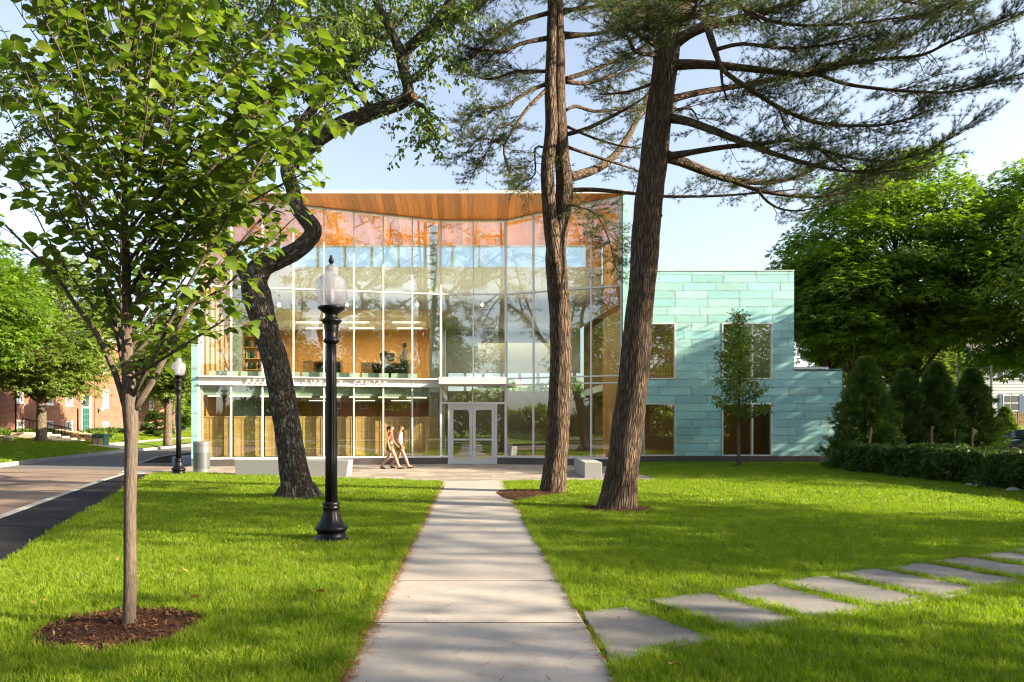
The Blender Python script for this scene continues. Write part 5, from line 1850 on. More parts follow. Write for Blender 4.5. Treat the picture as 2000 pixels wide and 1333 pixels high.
# --- round-headed trees further off
def clump_tree(name, label, base, H, R, zb, lm, bm, seed, ncl=46, nlv=9000, lsz=.2, tr=.25, group=None, tpl=SPRAY3, flat=.5, cz=0.0, lean=(0, 0), fork=1, rc=.34, ry=None):
    rg = random.Random(seed)
    rn = np.random.default_rng(seed)
    base = Vector(base)
    T = empty(name, base, label, 'tree', group)
    ry = ry or R
    zc, hh = (zb + H) / 2 + cz, (H - zb) / 2
    C = []
    tries = 0
    while len(C) < ncl and tries < 4000:
        tries += 1
        v = Vector((rg.gauss(0, 1), rg.gauss(0, 1), rg.gauss(.1, 1))).normalized()
        k = rg.uniform(.45, 1.0) ** .6
        wid = 1.0 if v.z < 0 else 1 - .25 * v.z
        c = Vector((v.x * R * k * wid * .82, v.y * ry * k * wid * .82, v.z * hh * k * .9))
        if any((c - q).length < R * .30 for q in C): continue
        C.append(c)
    mb = MB()
    top = base + Vector((lean[0], lean[1], zb + (H - zb) * .55))
    stems = []
    for f in range(fork):
        o = Vector((rg.uniform(-1, 1) * R * .22, rg.uniform(-1, 1) * R * .2, 0)) if fork > 1 else Vector((0, 0, 0))
        k = zb * (.45 if fork > 1 else .9)
        pts = [base + Vector((o.x * .1, o.y * .1, -.1)), base + Vector((lean[0] * .15 + o.x * .2, o.y * .2, k * .4)), base + Vector((lean[0] * .4, lean[1] * .4, k)) + o * .45,
               base.lerp(top, .72) + o, top + o * 1.4 + Vector((rg.uniform(-.3, .3), 0, 0))]
        w = tr / math.sqrt(fork)
        pp, rr = mb.tube(pts, [w * 1.35, w, w * .85, w * .5, w * .18], 12, 4, rough=.1, seed=seed)
        stems.append((pp, rr))
    cc = base + Vector((lean[0], lean[1], zc))
    for c in C:
        pp, rr = rg.choice(stems)
        tgt = cc + c
        lim = max(zb * .8, tgt.z - base.z - (abs(c.x) + abs(c.y)) * .75 - .4)
        i = min(range(len(pp)), key=lambda j: abs(pp[j].z - base.z - min(lim, zc + hh * .3)))
        s0 = pp[i]
        midp = s0.lerp(tgt, .5) + Vector((rg.uniform(-.2, .2), rg.uniform(-.2, .2), rg.uniform(-.1, .35)))
        mb.tube([s0, midp, tgt], [min(rr[i] * .5, tr * .4), tr * .16, .015], 5, 3, rough=.1, cap=False)
    mb.build('trunk', bm, T, smooth=True, tc=True)
    per = nlv // max(len(C), 1)
    PP, DD, NN = [], [], []
    for c in C:
        r = R * rc * rg.uniform(.7, 1.25)
        n = int(per * (r / (R * rc)) ** 2)
        v = rn.normal(size=(n, 3)); v /= np.linalg.norm(v, axis=1, keepdims=True)
        k = rn.random((n, 1)) ** .45
        lump = 1 + .25 * np.sin(v[:, :1] * 5 + c.x * 3) * np.cos(v[:, 1:2] * 5 + c.y * 2)
        q = v * k * r * lump * np.array([1.1, 1.1, flat])
        out = np.array(c) / max(c.length, .01)
        q[:, 2] -= .28 * (q[:, 0] ** 2 + q[:, 1] ** 2) / r
        PP.append(q + np.array(cc + c))
        DD.append(v * (1, 1, .3) + out * .5 + rn.normal(size=(n, 3)) * .4 + np.array([0, 0, -.25]))
        NN.append(np.array([[0, 0, 1.]]) + v * .45 + out * .3 + rn.normal(size=(n, 3)) * .3)
    PP, DD, NN = np.concatenate(PP), np.concatenate(DD), np.concatenate(NN)
    scatter('crown', *tpl, PP, frames(DD, NN), lsz * rn.uniform(.7, 1.25, len(PP)), lm, T, rn)
    return T


# slim sapling in front of the copper wing
def sapling():
    rg = random.Random(3)
    Y = 27.6
    b = grd(1443, 912); b = Vector((gX(1443, Y), Y, 0))
    T = empty('sapling', b, 'slim young sapling in front of the copper wall windows', 'tree')
    mb, Ls = MB(), Leaves()
    top = gZ(612, Y)
    mb.tube([(b.x, Y, 0), (b.x - .02, Y, 1.5), (b.x + .03, Y, 3.5), (b.x, Y, top)], [.085, .06, .04, .008], 10, 4, rough=.06)
    for k in range(44):
        f = k / 43
        z = 1.75 + (top - 1.85) * f
        a = k * 2.4 + rg.uniform(-.3, .3)
        L = (1.35 * (1 - f) ** .7 + .18) * rg.uniform(.7, 1.1) * (.75 if .25 < f < .42 else 1)
        el = math.radians(rg.uniform(25, 50))
        pts = shoot(rg, (b.x, Y, z), (math.cos(a) * math.cos(el), math.sin(a) * math.cos(el), math.sin(el)), L, 5, up=.02, wob=.1)
        mb.tube(pts, [.02, .016, .012, .009, .006, .004], 4, 1)
        for q, d, r in resample(pts, [1] * 6, .055):
            if (q - pts[0]).length < .22 * L: continue
            for _ in range(10):
                v = Vector((rg.gauss(0, 1), rg.gauss(0, 1), rg.gauss(0, .7)))
                Ls.add(q + v * .095, v + Vector((0, 0, -.4)), (rg.gauss(0, .5), rg.gauss(0, .5), 1), rg.uniform(.09, .15))
    mb.build('trunk', b_grey, T, smooth=True, tc=True)
    p, d, n, s = Ls.arrays()
    scatter('crown', *LEAF_OVAL, p, frames(d, n), s, l_bright, T, np.random.default_rng(8))


sapling()

# maples at the right
clump_tree('maple_tree', 'large round maple with forked dark trunk behind the cedar shrubs', (25.0, 38.5, .1), 17.2, 6.3, 4.6, l_maple, b_oak, 101, ncl=80, nlv=30000, lsz=.24, tr=.42, fork=2, lean=(-1.6, 0), flat=.42, rc=.27)
clump_tree('maple_tree', 'dark maple at the right edge overhanging the parked black car', (31.0, 36.0, .1), 16.6, 7.0, 3.7, l_maple, b_oak, 102, ncl=92, nlv=36000, lsz=.24, tr=.38, fork=2, flat=.42, rc=.27)
clump_tree('maple_tree', 'maple with pale trunk rising just behind the copper wing corner', (20.4, 37.6, .1), 12.0, 4.3, 5.2, l_maple, b_grey, 103, ncl=44, nlv=16000, lsz=.23, tr=.36, flat=.45, fork=2)
clump_tree('maple_tree', 'bright yellow green tree glimpsed far behind the cedars', (32, 56, .4), 9.5, 5.0, 1.6, l_bright, b_grey, 104, ncl=34, nlv=9000, lsz=.3, tr=.25)
clump_tree('maple_tree', 'pale green tree glimpsed far behind the chain link fence', (41, 62, .8), 9.0, 4.5, 1.4, l_bright, b_grey, 105, ncl=30, nlv=8000, lsz=.3, tr=.25)
clump_tree('maple_tree', 'tall tree beyond the right frame whose leafy bough hangs into the sky', (26.4, 23.5, 0), 14.0, 6.0, 4.6, l_maple, b_oak, 106, ncl=60, nlv=22000, lsz=.2, tr=.4)
# trees at the left
clump_tree('street_tree', 'large spreading tree at the left edge shading the brick building', (-27.5, 36, .3), 12.2, 4.9, 4.3, l_maple, b_oak, 111, ncl=50, nlv=18000, lsz=.24, tr=.3)
clump_tree('street_tree', 'small maple with short pale trunk in front of the stone steps', (-27.3, 43.6, .18), 8.6, 4.2, 3.7, l_bright, b_grey, 112, ncl=40, nlv=13000, lsz=.22, tr=.3)
clump_tree('street_tree', 'small tree with pale trunk on the lawn beside far lamp post', (gX(328, 50), 50, .3), 8.6, 3.1, 3.5, l_bright, b_grey, 113, ncl=32, nlv=9000, lsz=.22, tr=.27)
clump_tree('street_tree', 'yellow green tree far behind the young tree, beyond the road bend', (-29.6, 68, .4), 13.5, 4.8, 2.5, l_bright, b_grey, 114, ncl=36, nlv=10000, lsz=.32, tr=.3)
clump_tree('street_tree', 'tall pale green tree above the roof of the brick building', (-36, 60, .9), 15.5, 5.5, 6, l_bright, b_grey, 115, ncl=40, nlv=10000, lsz=.34, tr=.3)
clump_tree('street_tree', 'dark tree far off beside the corner of the glass building', (-35.5, 84, .4), 10.5, 4.6, .6, l_maple, b_oak, 116, ncl=30, nlv=8000, lsz=.34, tr=.3)
clump_tree('evergreen_bush', 'dark round evergreen bush against the brick building far end', (gX(318, 60) - .5, 60, .5), 2.6, 1.35, .1, l_hedge, b_oak, 117, ncl=16, nlv=3500, lsz=.16, tr=.1)['category'] = 'bush'
# trees behind the photographer, seen in the glass and by their shade
clump_tree('shade_tree', 'broad tree across the street mirrored in the left glass', (-20, -13, 0), 15, 6.5, 4.5, l_maple, b_oak, 121, ncl=46, nlv=11000, lsz=.3, tr=.4)
clump_tree('shade_tree', 'tall tree behind the camera mirrored above the entrance doors', (-4.0, -12, 0), 14, 5.0, 5.0, l_oak, b_oak, 122, ncl=38, nlv=9000, lsz=.28, tr=.35)
clump_tree('shade_tree', 'tree behind the camera mirrored in the right glass bays', (7.5, -16, 0), 15, 6.0, 4.0, l_maple, b_oak, 123, ncl=40, nlv=10000, lsz=.3, tr=.35)
clump_tree('shade_tree', 'very tall tree right of the lawn throwing shade across the path', (31, 3.5, 0), 19, 4.8, 8.5, l_maple, b_oak, 124, ncl=32, nlv=4700, lsz=.24, tr=.35)
clump_tree('shade_tree', 'low broad tree right of the lawn shading the stepping stones', (24, 4.2, 0), 10.5, 3.4, 3.4, l_maple, b_oak, 125, ncl=22, nlv=3000, lsz=.22, tr=.3)
clump_tree('shade_tree', 'tree right of the photographer shading the near end of path', (20, -2.5, 0), 12, 3.6, 4.0, l_maple, b_oak, 127, ncl=24, nlv=3800, lsz=.22, tr=.3)
clump_tree('shade_tree', 'far tree right of the lawn shading the hedge and cedars', (34.0, 17.5, 0), 15.5, 6.0, 3.0, l_maple, b_oak, 126, ncl=44, nlv=10000, lsz=.26, tr=.35)


clump_tree('shade_tree', 'tall tree behind the camera mirrored in the copper wing windows', (19, -13, 0), 16, 5.2, 3.0, l_maple, b_oak, 128, ncl=40, nlv=9000, lsz=.3, tr=.35)
clump_tree('shade_tree', 'tall tree behind the camera mirrored in the right hand wing window', (29.5, -13, 0), 17, 5.6, 3.0, l_maple, b_oak, 129, ncl=40, nlv=9000, lsz=.3, tr=.35)
rn = np.random.default_rng(92)
n = 9000
xv = rn.uniform(-110, 60, n)
P = np.c_[xv, 150 + rn.normal(size=n) * 1.5, (9 + 2.5 * np.sin(xv * .11) + 1.5 * np.sin(xv * .37)) * rn.random(n) ** .8]
tag(scatter('distant_treeline', *SPRAY3, P, frames(rn.normal(size=(n, 3)), rn.normal(size=(n, 3)) + (0, -1, .6)), 1.3 * rn.uniform(.6, 1.3, n), l_maple, None, rn), kind='stuff')


# cedar shrubs and their stakes
def cedar(x, y, H, R, label, seed):
    rn = np.random.default_rng(seed)
    T = empty('cedar_shrub', (x, y, 0), label, 'shrub', 'cedar shrubs behind the hedge')
    mb = MB(); mb.tube([(x, y, 0), (x, y, H * .9)], [.07, .015], 7, 2)
    mb.build('trunk', b_oak, T, tc=True)
    n = int(7000 * H / 4)
    h = rn.random(n) ** 1.25
    a = rn.random(n) * 2 * PI
    lump = 1 + .24 * np.sin(a * 4 + h * 17 + seed) + .17 * np.sin(a * 7 - h * 31) + .12 * np.sin(h * 60 + a * 2)
    rr = R * (1 - h) ** .72 * lump * rn.uniform(.35, 1.12, n) ** .5 * np.where(h < .08, .85, 1)
    P = np.c_[x + rr * np.cos(a), y + rr * np.sin(a), .06 + h * H]
    o = np.c_[np.cos(a), np.sin(a), np.full(n, .55)]
    d = o + rn.normal(size=(n, 3)) * .35
    tpl = ([(0, 0, 0), (-.12, .5, .02), (0, 1, -.06), (.12, .5, .02), (-.08, .2, 0), (-.5, .62, -.04), (-.12, .42, 0), (.08, .15, 0), (.5, .55, -.04), (.12, .38, 0), (-.05, .5, 0), (-.3, .95, -.06), (.05, .5, 0), (.3, .9, -.06)],
           [(0, 3, 2, 1), (4, 6, 5), (7, 8, 9), (10, 1, 11), (12, 13, 3)])
    scatter('crown', *tpl, P, frames(d, rn.normal(size=(n, 3)) + np.c_[-np.sin(a), np.cos(a), np.zeros(n)]), .26 * rn.uniform(.6, 1.2, n), l_cedar, T, rn)


cedar(14.6, 25.4, 4.0, 1.15, 'broad cedar shrub touching the end of the copper wing', 1)
cedar(17.2, 27.2, 3.7, 1.1, 'cedar shrub between broad cedar and two slimmer ones', 2)
cedar(18.3, 27.0, 3.95, 1.0, 'pointed cedar shrub third from the copper wing', 3)
cedar(19.85, 27.2, 3.75, 1.02, 'pointed cedar shrub nearest the tall steel fence post', 4)
for i, (px, py0, py1, Y, lab) in enumerate(((1692, 925, 835, 24.4, 'leaning wooden stake at the outer side of the broad cedar'), (1748, 890, 840, 26.2, 'thin wooden stake between the second and third cedars'),
                                            (1818, 880, 833, 25.6, 'upright wooden stake in front of the third cedar'), (1863, 880, 838, 26.0, 'thin wooden stake between the third and fourth cedars'),
                                            (1898, 885, 835, 25.6, 'wooden stake in front of the fourth cedar'), (1647, 860, 830, 25.8, 'short wooden stake leaning on the copper wall corner'))):
    p, q = at(px, py0, Y), at(px + (10 if i == 0 else 2), py1, Y)
    if i == 5: p, q = at(1650, 865, Y), at(1645, 832, Y)
    m = MB(); m.bar((p.x, Y, 0), q, .055, .055); tag(m.build('wooden_stake', m_stake), lab, 'stake', 'stakes by the cedar shrubs')
cx = 1
# clipped hedge
def hedge():
    rn = np.random.default_rng(55)
    T = empty('hedge', (14.3, 17, 0), 'low clipped dark green hedge along right side of the lawn', 'hedge')
    x0, x1, y0, y1, h = 13.45, 14.9, 7.5, 24.6, .93
    n = 36000
    f = rn.random(n)
    P = np.empty((n, 3)); N = np.empty((n, 3))
    top, left, end = f < .42, (f >= .42) & (f < .92), f >= .92
    yv = rn.uniform(y0, y1, n)
    bump = .09 * np.sin(yv * 3.1) + .07 * np.sin(yv * 7.3 + 1) + .05 * np.sin(yv * 1.3)
    dep = rn.random(n) ** 1.6 * .22
    P[top] = np.c_[rn.uniform(x0, x1, top.sum()), yv[top], h - dep[top] + bump[top] * .6]; N[top] = (0, 0, 1)
    zz_ = rn.uniform(.04, h, left.sum())
    P[left] = np.c_[x0 + dep[left] + bump[left] + .10 * np.sin(zz_ * 5 + yv[left] * 2), yv[left], zz_]; N[left] = (-1, 0, .25)
    P[end] = np.c_[rn.uniform(x0, x1, end.sum()), y1 - dep[end], rn.uniform(.04, h, end.sum())]; N[end] = (0, 1, .2)
    d = N * .9 + rn.normal(size=(n, 3)) * .6 + (0, 0, .3)
    scatter('foliage', *SPRAY3, P, frames(d, N + rn.normal(size=(n, 3)) * .8), .085 * rn.uniform(.6, 1.4, n), l_hedge, T, rn)
    m = MB()
    for k in range(24):
        y = y0 + .3 + k * .71
        m.tube([(14.15, y, 0), (14.2, y + .05, .7)], [.03, .012], 5, 1)
    m.build('stems', b_oak, T, tc=True)
    m = MB(); m.box(x0 + .24, x1 - .1, y0 + .2, y1 - .25, .1, h - .24); m.build('dark_core', mat('dark_core', (.012, .018, .006), (.03, .03, .014), rough=1, ns=30), T)  # solid core added to block see-through, coloured dark like the shaded inside


hedge()

# ---------------------------------------------------------------- street furniture
def lamp_post(x, y, H, label):
    k = H / 3.99
    t = empty('lamp_post', (x, y, 0), label, 'street lamp', 'black lamp posts with acorn globes')
    base = [(.275, 0), (.285, .02), (.275, .045), (.22, .06), (.205, .085), (.195, .12), (.20, .15), (.225, .165), (.23, .195), (.215, .215), (.17, .26), (.135, .33), (.118, .42), (.112, .455), (.122, .465), (.122, .485), (.108, .50), (.12, .515), (.12, .54), (.10, .56)]
    fl = lambda q, i: 1 - (.05 if q % 4 == 0 else 0) * (10 <= i <= 13)
    m = MB(); m.lathe([(r * k, z * k) for r, z in base], (x, y, 0), 48, fl); m.build('base', m_black, t, smooth=True)
    m = MB(); m.lathe([(.086 * k, .56 * k), (.082 * k, 1.2 * k), (.073 * k, 2.5 * k), (.068 * k, 2.78 * k)], (x, y, 0), 48, lambda q, i: 1 - (.07 if q % 4 == 0 else 0)); m.build('pole', m_black, t, smooth=True)
    cap = [(.085, 2.78), (.11, 2.80), (.11, 2.83), (.088, 2.85), (.092, 2.95), (.105, 3.02), (.10, 3.04), (.13, 3.075), (.155, 3.10), (.11, 3.125), (.085, 3.15), (.09, 3.19), (.14, 3.23), (.185, 3.265), (.19, 3.29), (.15, 3.30)]
    m = MB(); m.lathe([(r * k, z * k) for r, z in cap], (x, y, 0), 32); m.build('capital', m_black, t, smooth=True)
    gl = [(.135, 3.301), (.165, 3.33), (.19, 3.39), (.212, 3.47), (.222, 3.55), (.218, 3.62), (.20, 3.67), (.165, 3.71), (.12, 3.735), (.098, 3.76), (.09, 3.79), (.105, 3.815), (.095, 3.835), (.07, 3.86), (.045, 3.88)]
    m = MB(); m.lathe([(r * k, z * k) for r, z in gl], (x, y, 0), 40); g = m.build('globe', m_globe, t, smooth=True)
    fn = [(.055, 3.878), (.05, 3.895), (.02, 3.905), (.018, 3.92), (.034, 3.94), (.04, 3.965), (.03, 3.99), (.022, 4.0), (.026, 4.01), (.018, 4.03), (.004, 4.045)]
    m = MB(); m.lathe([(r * k, z * k * .995) for r, z in fn], (x, y, 0), 20); m.build('finial', m_black, t, smooth=True)
    m = MB(); m.lathe([(.035 * k, 3.30 * k), (.045 * k, 3.40 * k), (.04 * k, 3.52 * k), (.01 * k, 3.56 * k)], (x, y, 0), 14); m.build('bulb', m_white, t, smooth=True)


lamp_post(gX(647, 9.6), 9.6, 3.97, 'tall black lamp post with frosted acorn globe on the left lawn')
lamp_post(gX(349, 22.8), 22.8, 4.0, 'smaller looking black lamp post beside the grey litter bin')

x, y = gX(394, 23.9), 23.9
t = empty('litter_bin', (x, y, 0), 'round grey metal litter bin beside the glass building corner', 'litter bin')
m = MB(); m.lathe([(.27, .02), (.28, .03), (.28, .14), (.27, .145)], (x, y, 0), 40); m.build('base_ring', m_binmetal, t, smooth=False)
m = MB(); m.lathe([(.272, .145), (.276, .15), (.276, .69), (.272, .695)], (x, y, 0), 40); m.build('basket', m_binperf, t)
m = MB(); m.lathe([(.275, .695), (.283, .70), (.283, .95), (.278, .955)], (x, y, 0), 40); m.build('collar', m_binmetal, t)
m = MB(); m.lathe([(.27, .962), (.283, .965), (.283, 1.07), (.26, 1.095), (.02, 1.10)], (x, y, 0), 40); m.build('lid', m_binmetal, t)

m = MB()
a, b = Vector((gX(457, 22.3), 22.3)), Vector((gX(681, 21.9), 21.9))
u = (b - a).normalized(); nb = Vector((-u.y, u.x))
t = empty('stone_bench', (*((a + b) / 2), 0), 'long pale granite bench left of the entrance', 'bench', 'granite benches on the terrace')
for k in range(2):
    p, q = a.lerp(b, k / 2), a.lerp(b, (k + 1) / 2)
    e0, e1 = (.06 if k == 0 else .003), (.07 if k == 1 else .003)
    p0, q0 = p + u * e0, q - u * e1
    m = MB()
    z0, z1 = .0, .53
    pt0, qt0 = p + u * .003, q - u * .003
    m.hexa([(*p0, z0), (*q0, z0), (*(q0 + nb * .55), z0), (*(p0 + nb * .55), z0), (*pt0, z1), (*qt0, z1), (*(qt0 + nb * .55), z1), (*(pt0 + nb * .55), z1)])
    m.build('stone_block', m_granite, t, bevel=.01)
a, b = Vector((gX(1142, 21.2), 21.2)), Vector((gX(1121, 25.0), 25.0))
u = (b - a).normalized(); nb = Vector((u.y, -u.x))
t = empty('stone_bench', (*((a + b) / 2), 0), 'short looking granite bench seen end on between the pine trunks', 'bench', 'granite benches on the terrace')
for k in range(2):
    p, q = a.lerp(b, k / 2) + u * .003, a.lerp(b, (k + 1) / 2) - u * .003
    m = MB(); m.hexa([(*p, 0), (*(p + nb * .53), 0), (*(q + nb * .53), 0), (*q, 0), (*p, .50), (*(p + nb * .53), .50), (*(q + nb * .53), .50), (*q, .50)])
    m.build('stone_block', m_granite, t, bevel=.01)

# ---------------------------------------------------------------- brick building at the left
XB = -32.6
BB = empty('brick_building', (XB, 56, .9), 'red brick building with white windows beyond the road', 'building')
lowY = [45.0, 49.5, 53.0, 55.6, 61.2, 67.2, 69.9]
lw = .95
H = []
for yv in lowY: H.append((yv - lw / 2, yv + lw / 2, 1.02, 2.06))
for yv in (45.0, 49.5, 53.0, 55.6, 61.2, 67.2, 69.9): H.append((yv - lw / 2, yv + lw / 2, 3.35, 4.95))
for yv in (45.0, 49.5, 53.0, 55.6, 58.2, 61.2, 67.2, 69.9): H.append((yv - lw / 2, yv + lw / 2, 6.4, 7.9))
DOOR = (57.45, 58.95, .95, 4.3)
H.append(DOOR)
ysb = sorted({36.0, 74.0, *[h[0] for h in H], *[h[1] for h in H]})
zsb = sorted({.5, 9.2, *[h[2] for h in H], *[h[3] for h in H]})
m = MB()
for a, b in zip(ysb, ysb[1:]):
    run = None
    for c, d in zip(zsb, zsb[1:]):
        my, mz = (a + b) / 2, (c + d) / 2
        if any(h[0] < my < h[1] and h[2] < mz < h[3] for h in H):
            if run: m.box(XB - .35, XB, a, b, *run); run = None
        else: run = (run[0], d) if run else (c, d)
    if run: m.box(XB - .35, XB, a, b, *run)
m.build('wall', m_brick, BB)
m = MB(); m.box(XB - 12, XB - .36, 36.01, 36.3, .5, 9.2); m.box(XB - 12, XB - .36, 73.7, 73.99, .5, 9.2); m.build('side_wall', m_brick, BB)
m = MB(); m.box(XB - .04, XB + .09, 55.6 - 3.2 - .35, 55.6 - 3.2, .5, 9.19); m.box(XB - .02, XB + .08, 59.35, 59.75, .5, 9.19); m.build('pier', m_brick, BB)
m = MB(); m.box(XB - .2, XB + .3, 35.8, 74.2, 9.21, 9.45); m.build('cornice', m_white, BB)
m = MB()
m.v += [(XB + .4, 35.6, 9.46), (XB + .4, 74.4, 9.46), (XB - 6, 74.4, 13), (XB - 6, 35.6, 13), (XB - 12.4, 74.4, 9.46), (XB - 12.4, 35.6, 9.46)]
m._tc(6); m.f += [(0, 1, 2, 3), (3, 2, 4, 5), (0, 3, 5), (1, 4, 2)]
m.build('roof', m_slate, BB)


def sash(y0, y1, z0, z1, cols, rows):
    m = MB(); f = .08
    X0, X1 = XB - .12, XB + .03
    m.box(X0, X1, y0, y0 + f, z0, z1); m.box(X0, X1, y1 - f, y1, z0, z1)
    m.box(X0, X1 - .002, y0 + f, y1 - f, z0, z0 + f); m.box(X0, X1 - .002, y0 + f, y1 - f, z1 - f, z1)
    w = m.build('window', m_white, BB)
    ya, yb, za, zb_ = y0 + f, y1 - f, z0 + f, z1 - f
    m = MB()
    for k in range(1, cols): yy_ = ya + (yb - ya) * k / cols; m.box(X0 + .04, X1 - .03, yy_ - .022, yy_ + .022, za, zb_)
    for k in range(1, rows): z_ = za + (zb_ - za) * k / rows; m.box(X0 + .041, X1 - .031, ya, yb, z_ - .022, z_ + .022)
    m.build('glazing_bars', m_white, w)
    m = MB(); m.box(X0 + .02, X0 + .035, ya, yb, za, zb_); m.build('pane', m_darkpane, w)
    m = MB(); m.box(XB - .02, XB + .06, y0 - .08, y1 + .08, z0 - .1, z0 - .004); m.build('sill', m_white, w)


for h in H[:-1]: sash(*h, 3, 2 if h[3] < 3 else 4)
m = MB(); m.box(XB - .3, XB - .1, DOOR[0], DOOR[1], 3.2, 3.32); m.box(XB - .3, XB + .02, DOOR[0], DOOR[0] + .1, DOOR[2], DOOR[3]); m.box(XB - .3, XB + .02, DOOR[1] - .1, DOOR[1], DOOR[2], DOOR[3]); m.build('door_frame', m_white, BB)
m = MB(); m.box(XB - .2, XB - .18, DOOR[0] + .1, DOOR[1] - .1, 3.32, 4.3); m.build('fanlight', m_darkpane, BB)
for k in range(2):
    y0 = DOOR[0] + .1 + k * .655
    m = MB()
    for yy_ in (y0, y0 + .26, y0 + .56): m.box(XB - .22, XB - .14, yy_, yy_ + .09, .96, 3.2)
    for z_ in (.961, 1.6, 2.1, 2.6, 3.08): m.box(XB - .219, XB - .141, y0 + .09, y0 + .56, z_, z_ + .11)
    d = m.build('door', m_greenpaint, BB)
    m = MB(); m.box(XB - .19, XB - .18, y0 + .05, y0 + .62, 1.0, 3.15); m.build('pane', m_darkpane, d)
m = MB(); m.lathe([(.0, -.2), (.14, -.14), (.2, 0), (.14, .14), (.0, .2)], (XB + .35, 59.9, 3.15), 14); m.build('wall_lamp', m_white, BB, smooth=True)

for (px, Y, top, lab) in ((20.5 + 10, 47.5, 758, 'thin black lamp pole left of the small maple trunk'), (152, 54, 800, 'thin black pole near the green door')):
    X = gX(px, Y); z0 = zf(X)
    t = empty('pole', (X, Y, z0), lab, 'pole')
    m = MB(); m.lathe([(.085, z0), (.085, z0 + .3), (.06, z0 + .34), (.055, gZ(top, Y)), (.03, gZ(top, Y) + .1)], (X, Y, 0), 12); m.build('shaft', m_black, t)
    m = MB(); m.lathe([(.14, z0 - .02), (.14, z0 + .06), (.1, z0 + .1)], (X, Y, 0), 12); m.build('foot', m_black, t)

# steps, railing, stone walls, recycling bin, plants
ST = tag(empty('stone_steps', (-28, 46, .2)), kind='structure')
for k in range(5):
    x1 = -26.6 - k * .62; zt = zf(-26.6) + .02 + .13 * (k + 1)
    m = MB(); m.box(x1 - (.62 if k < 4 else 3.0), x1, 44.6, 47.6, 0, zt); m.build('step', m_step, ST)
t = empty('handrail', (-28, 44.8, .3), 'thin black metal handrail on the stone steps', 'railing')
p0, p1 = Vector((-26.5, 44.8, zf(-26.6) + 1.0)), Vector((-29.3, 44.8, zf(-26.6) + 1.6))
m = MB(); m.tube([p0 + Vector((.35, 0, -.05)), p0, p1], .035, 6, 1); m.build('rail', m_black, t)
m = MB(); m.tube([p0 - Vector((0, 0, .75)), p1 - Vector((0, 0, .75))], .02, 5, 1); m.build('bottom_rail', m_black, t)
for k in range(13):
    q = p0.lerp(p1, k / 12)
    m = MB(); m.box(q.x - .014, q.x + .014, 44.79, 44.82, q.z - (.98 if k % 6 == 0 else .75), q.z); m.build('baluster', m_black, t)


def rubble_wall(pts, h, label, seed, cap=True):
    r = random.Random(seed)
    t = empty('stone_wall', (*pts[0], zf(pts[0][0])), label, 'wall')
    m = MB()
    cp = []
    for a, b in zip(pts, pts[1:]):
        a, b = Vector(a), Vector(b)
        za, zb_ = zf(a.x), zf(b.x)
        m.bar((a.x, a.y, (za + h) / 2), (b.x, b.y, (zb_ + h) / 2), .34, h + .3)
        u = (b - a).normalized(); n = Vector((u.y, -u.x))
        L = (b - a).length
        z = min(za, zb_) - .05
        while z < max(za, zb_) + h - .06:
            s = -r.random() * .2
            ch_ = r.uniform(.11, .18)
            while s < L:
                w = r.uniform(.18, .42)
                s0, s1 = max(s, 0) + .01, min(s + w, L) - .01
                if s1 - s0 > .06:
                    c0, c1 = a + u * s0, a + u * s1
                    for sg in (1, -1):
                        nn = n * sg
                        d = .20 + r.uniform(0, .03)
                        q = MB()
                        q.hexa([(*(c0 + nn * .1), z + .008), (*(c1 + nn * .1), z + .008), (*(c1 + nn * d), z + .012), (*(c0 + nn * d), z + .012),
                                (*(c0 + nn * .1), z + ch_ - .008), (*(c1 + nn * .1), z + ch_ - .008), (*(c1 + nn * d), z + ch_ - .012), (*(c0 + nn * d), z + ch_ - .012)])
                        if sg == 1 or r.random() < .6: cp.append(q)
                s += w
            z += ch_
    core = m.build('core', m_stonewall, t)
    for q in cp[:240]: q.build('stone', m_fieldstone, t)
    m = MB()
    for a, b in zip(pts, pts[1:]):
        m.bar((*a, zf(a[0]) + h + .06), (*b, zf(b[0]) + h + .06), .52, .09)
    m.build('coping', m_step, t)


rubble_wall([(-25.7, 47.3), (-26.9, 47.55), (-28.2, 48.3), (-29.6, 49.2)], .48, 'curved low rubble stone wall beside the recycling bin', 2)
rubble_wall([(-27.6, 41.2), (-29.2, 41.0), (-31.0, 41.4)], .28, 'low dark stone edging wall left of the steps', 3)
x, y = gX(196, 46.2), 46.2
z0 = .16
t = empty('recycling_bin', (x, y, z0), 'double recycling bin with green top and terracotta panels', 'bin')
m = MB()
for sx in (-.40, -.02, .36): m.box(x + sx, x + sx + .05, y - .3, y + .3, z0, z0 + .95)
m.build('frame', m_greenpaint, t)
for k, mm_ in enumerate((m_terrac, m_tan)):
    m = MB(); m.box(x - .345 + k * .385, x - .025 + k * .38, y - .28, y + .28, z0 + .03, z0 + .68); m.build('panel', mm_, t)
m = MB(); m.box(x - .42, x + .43, y - .32, y + .32, z0 + .86, z0 + .95); m.box(x - .41, x + .42, y - .31, y + .31, z0 + .68, z0 + .72); m.build('top', m_greenpaint, t)


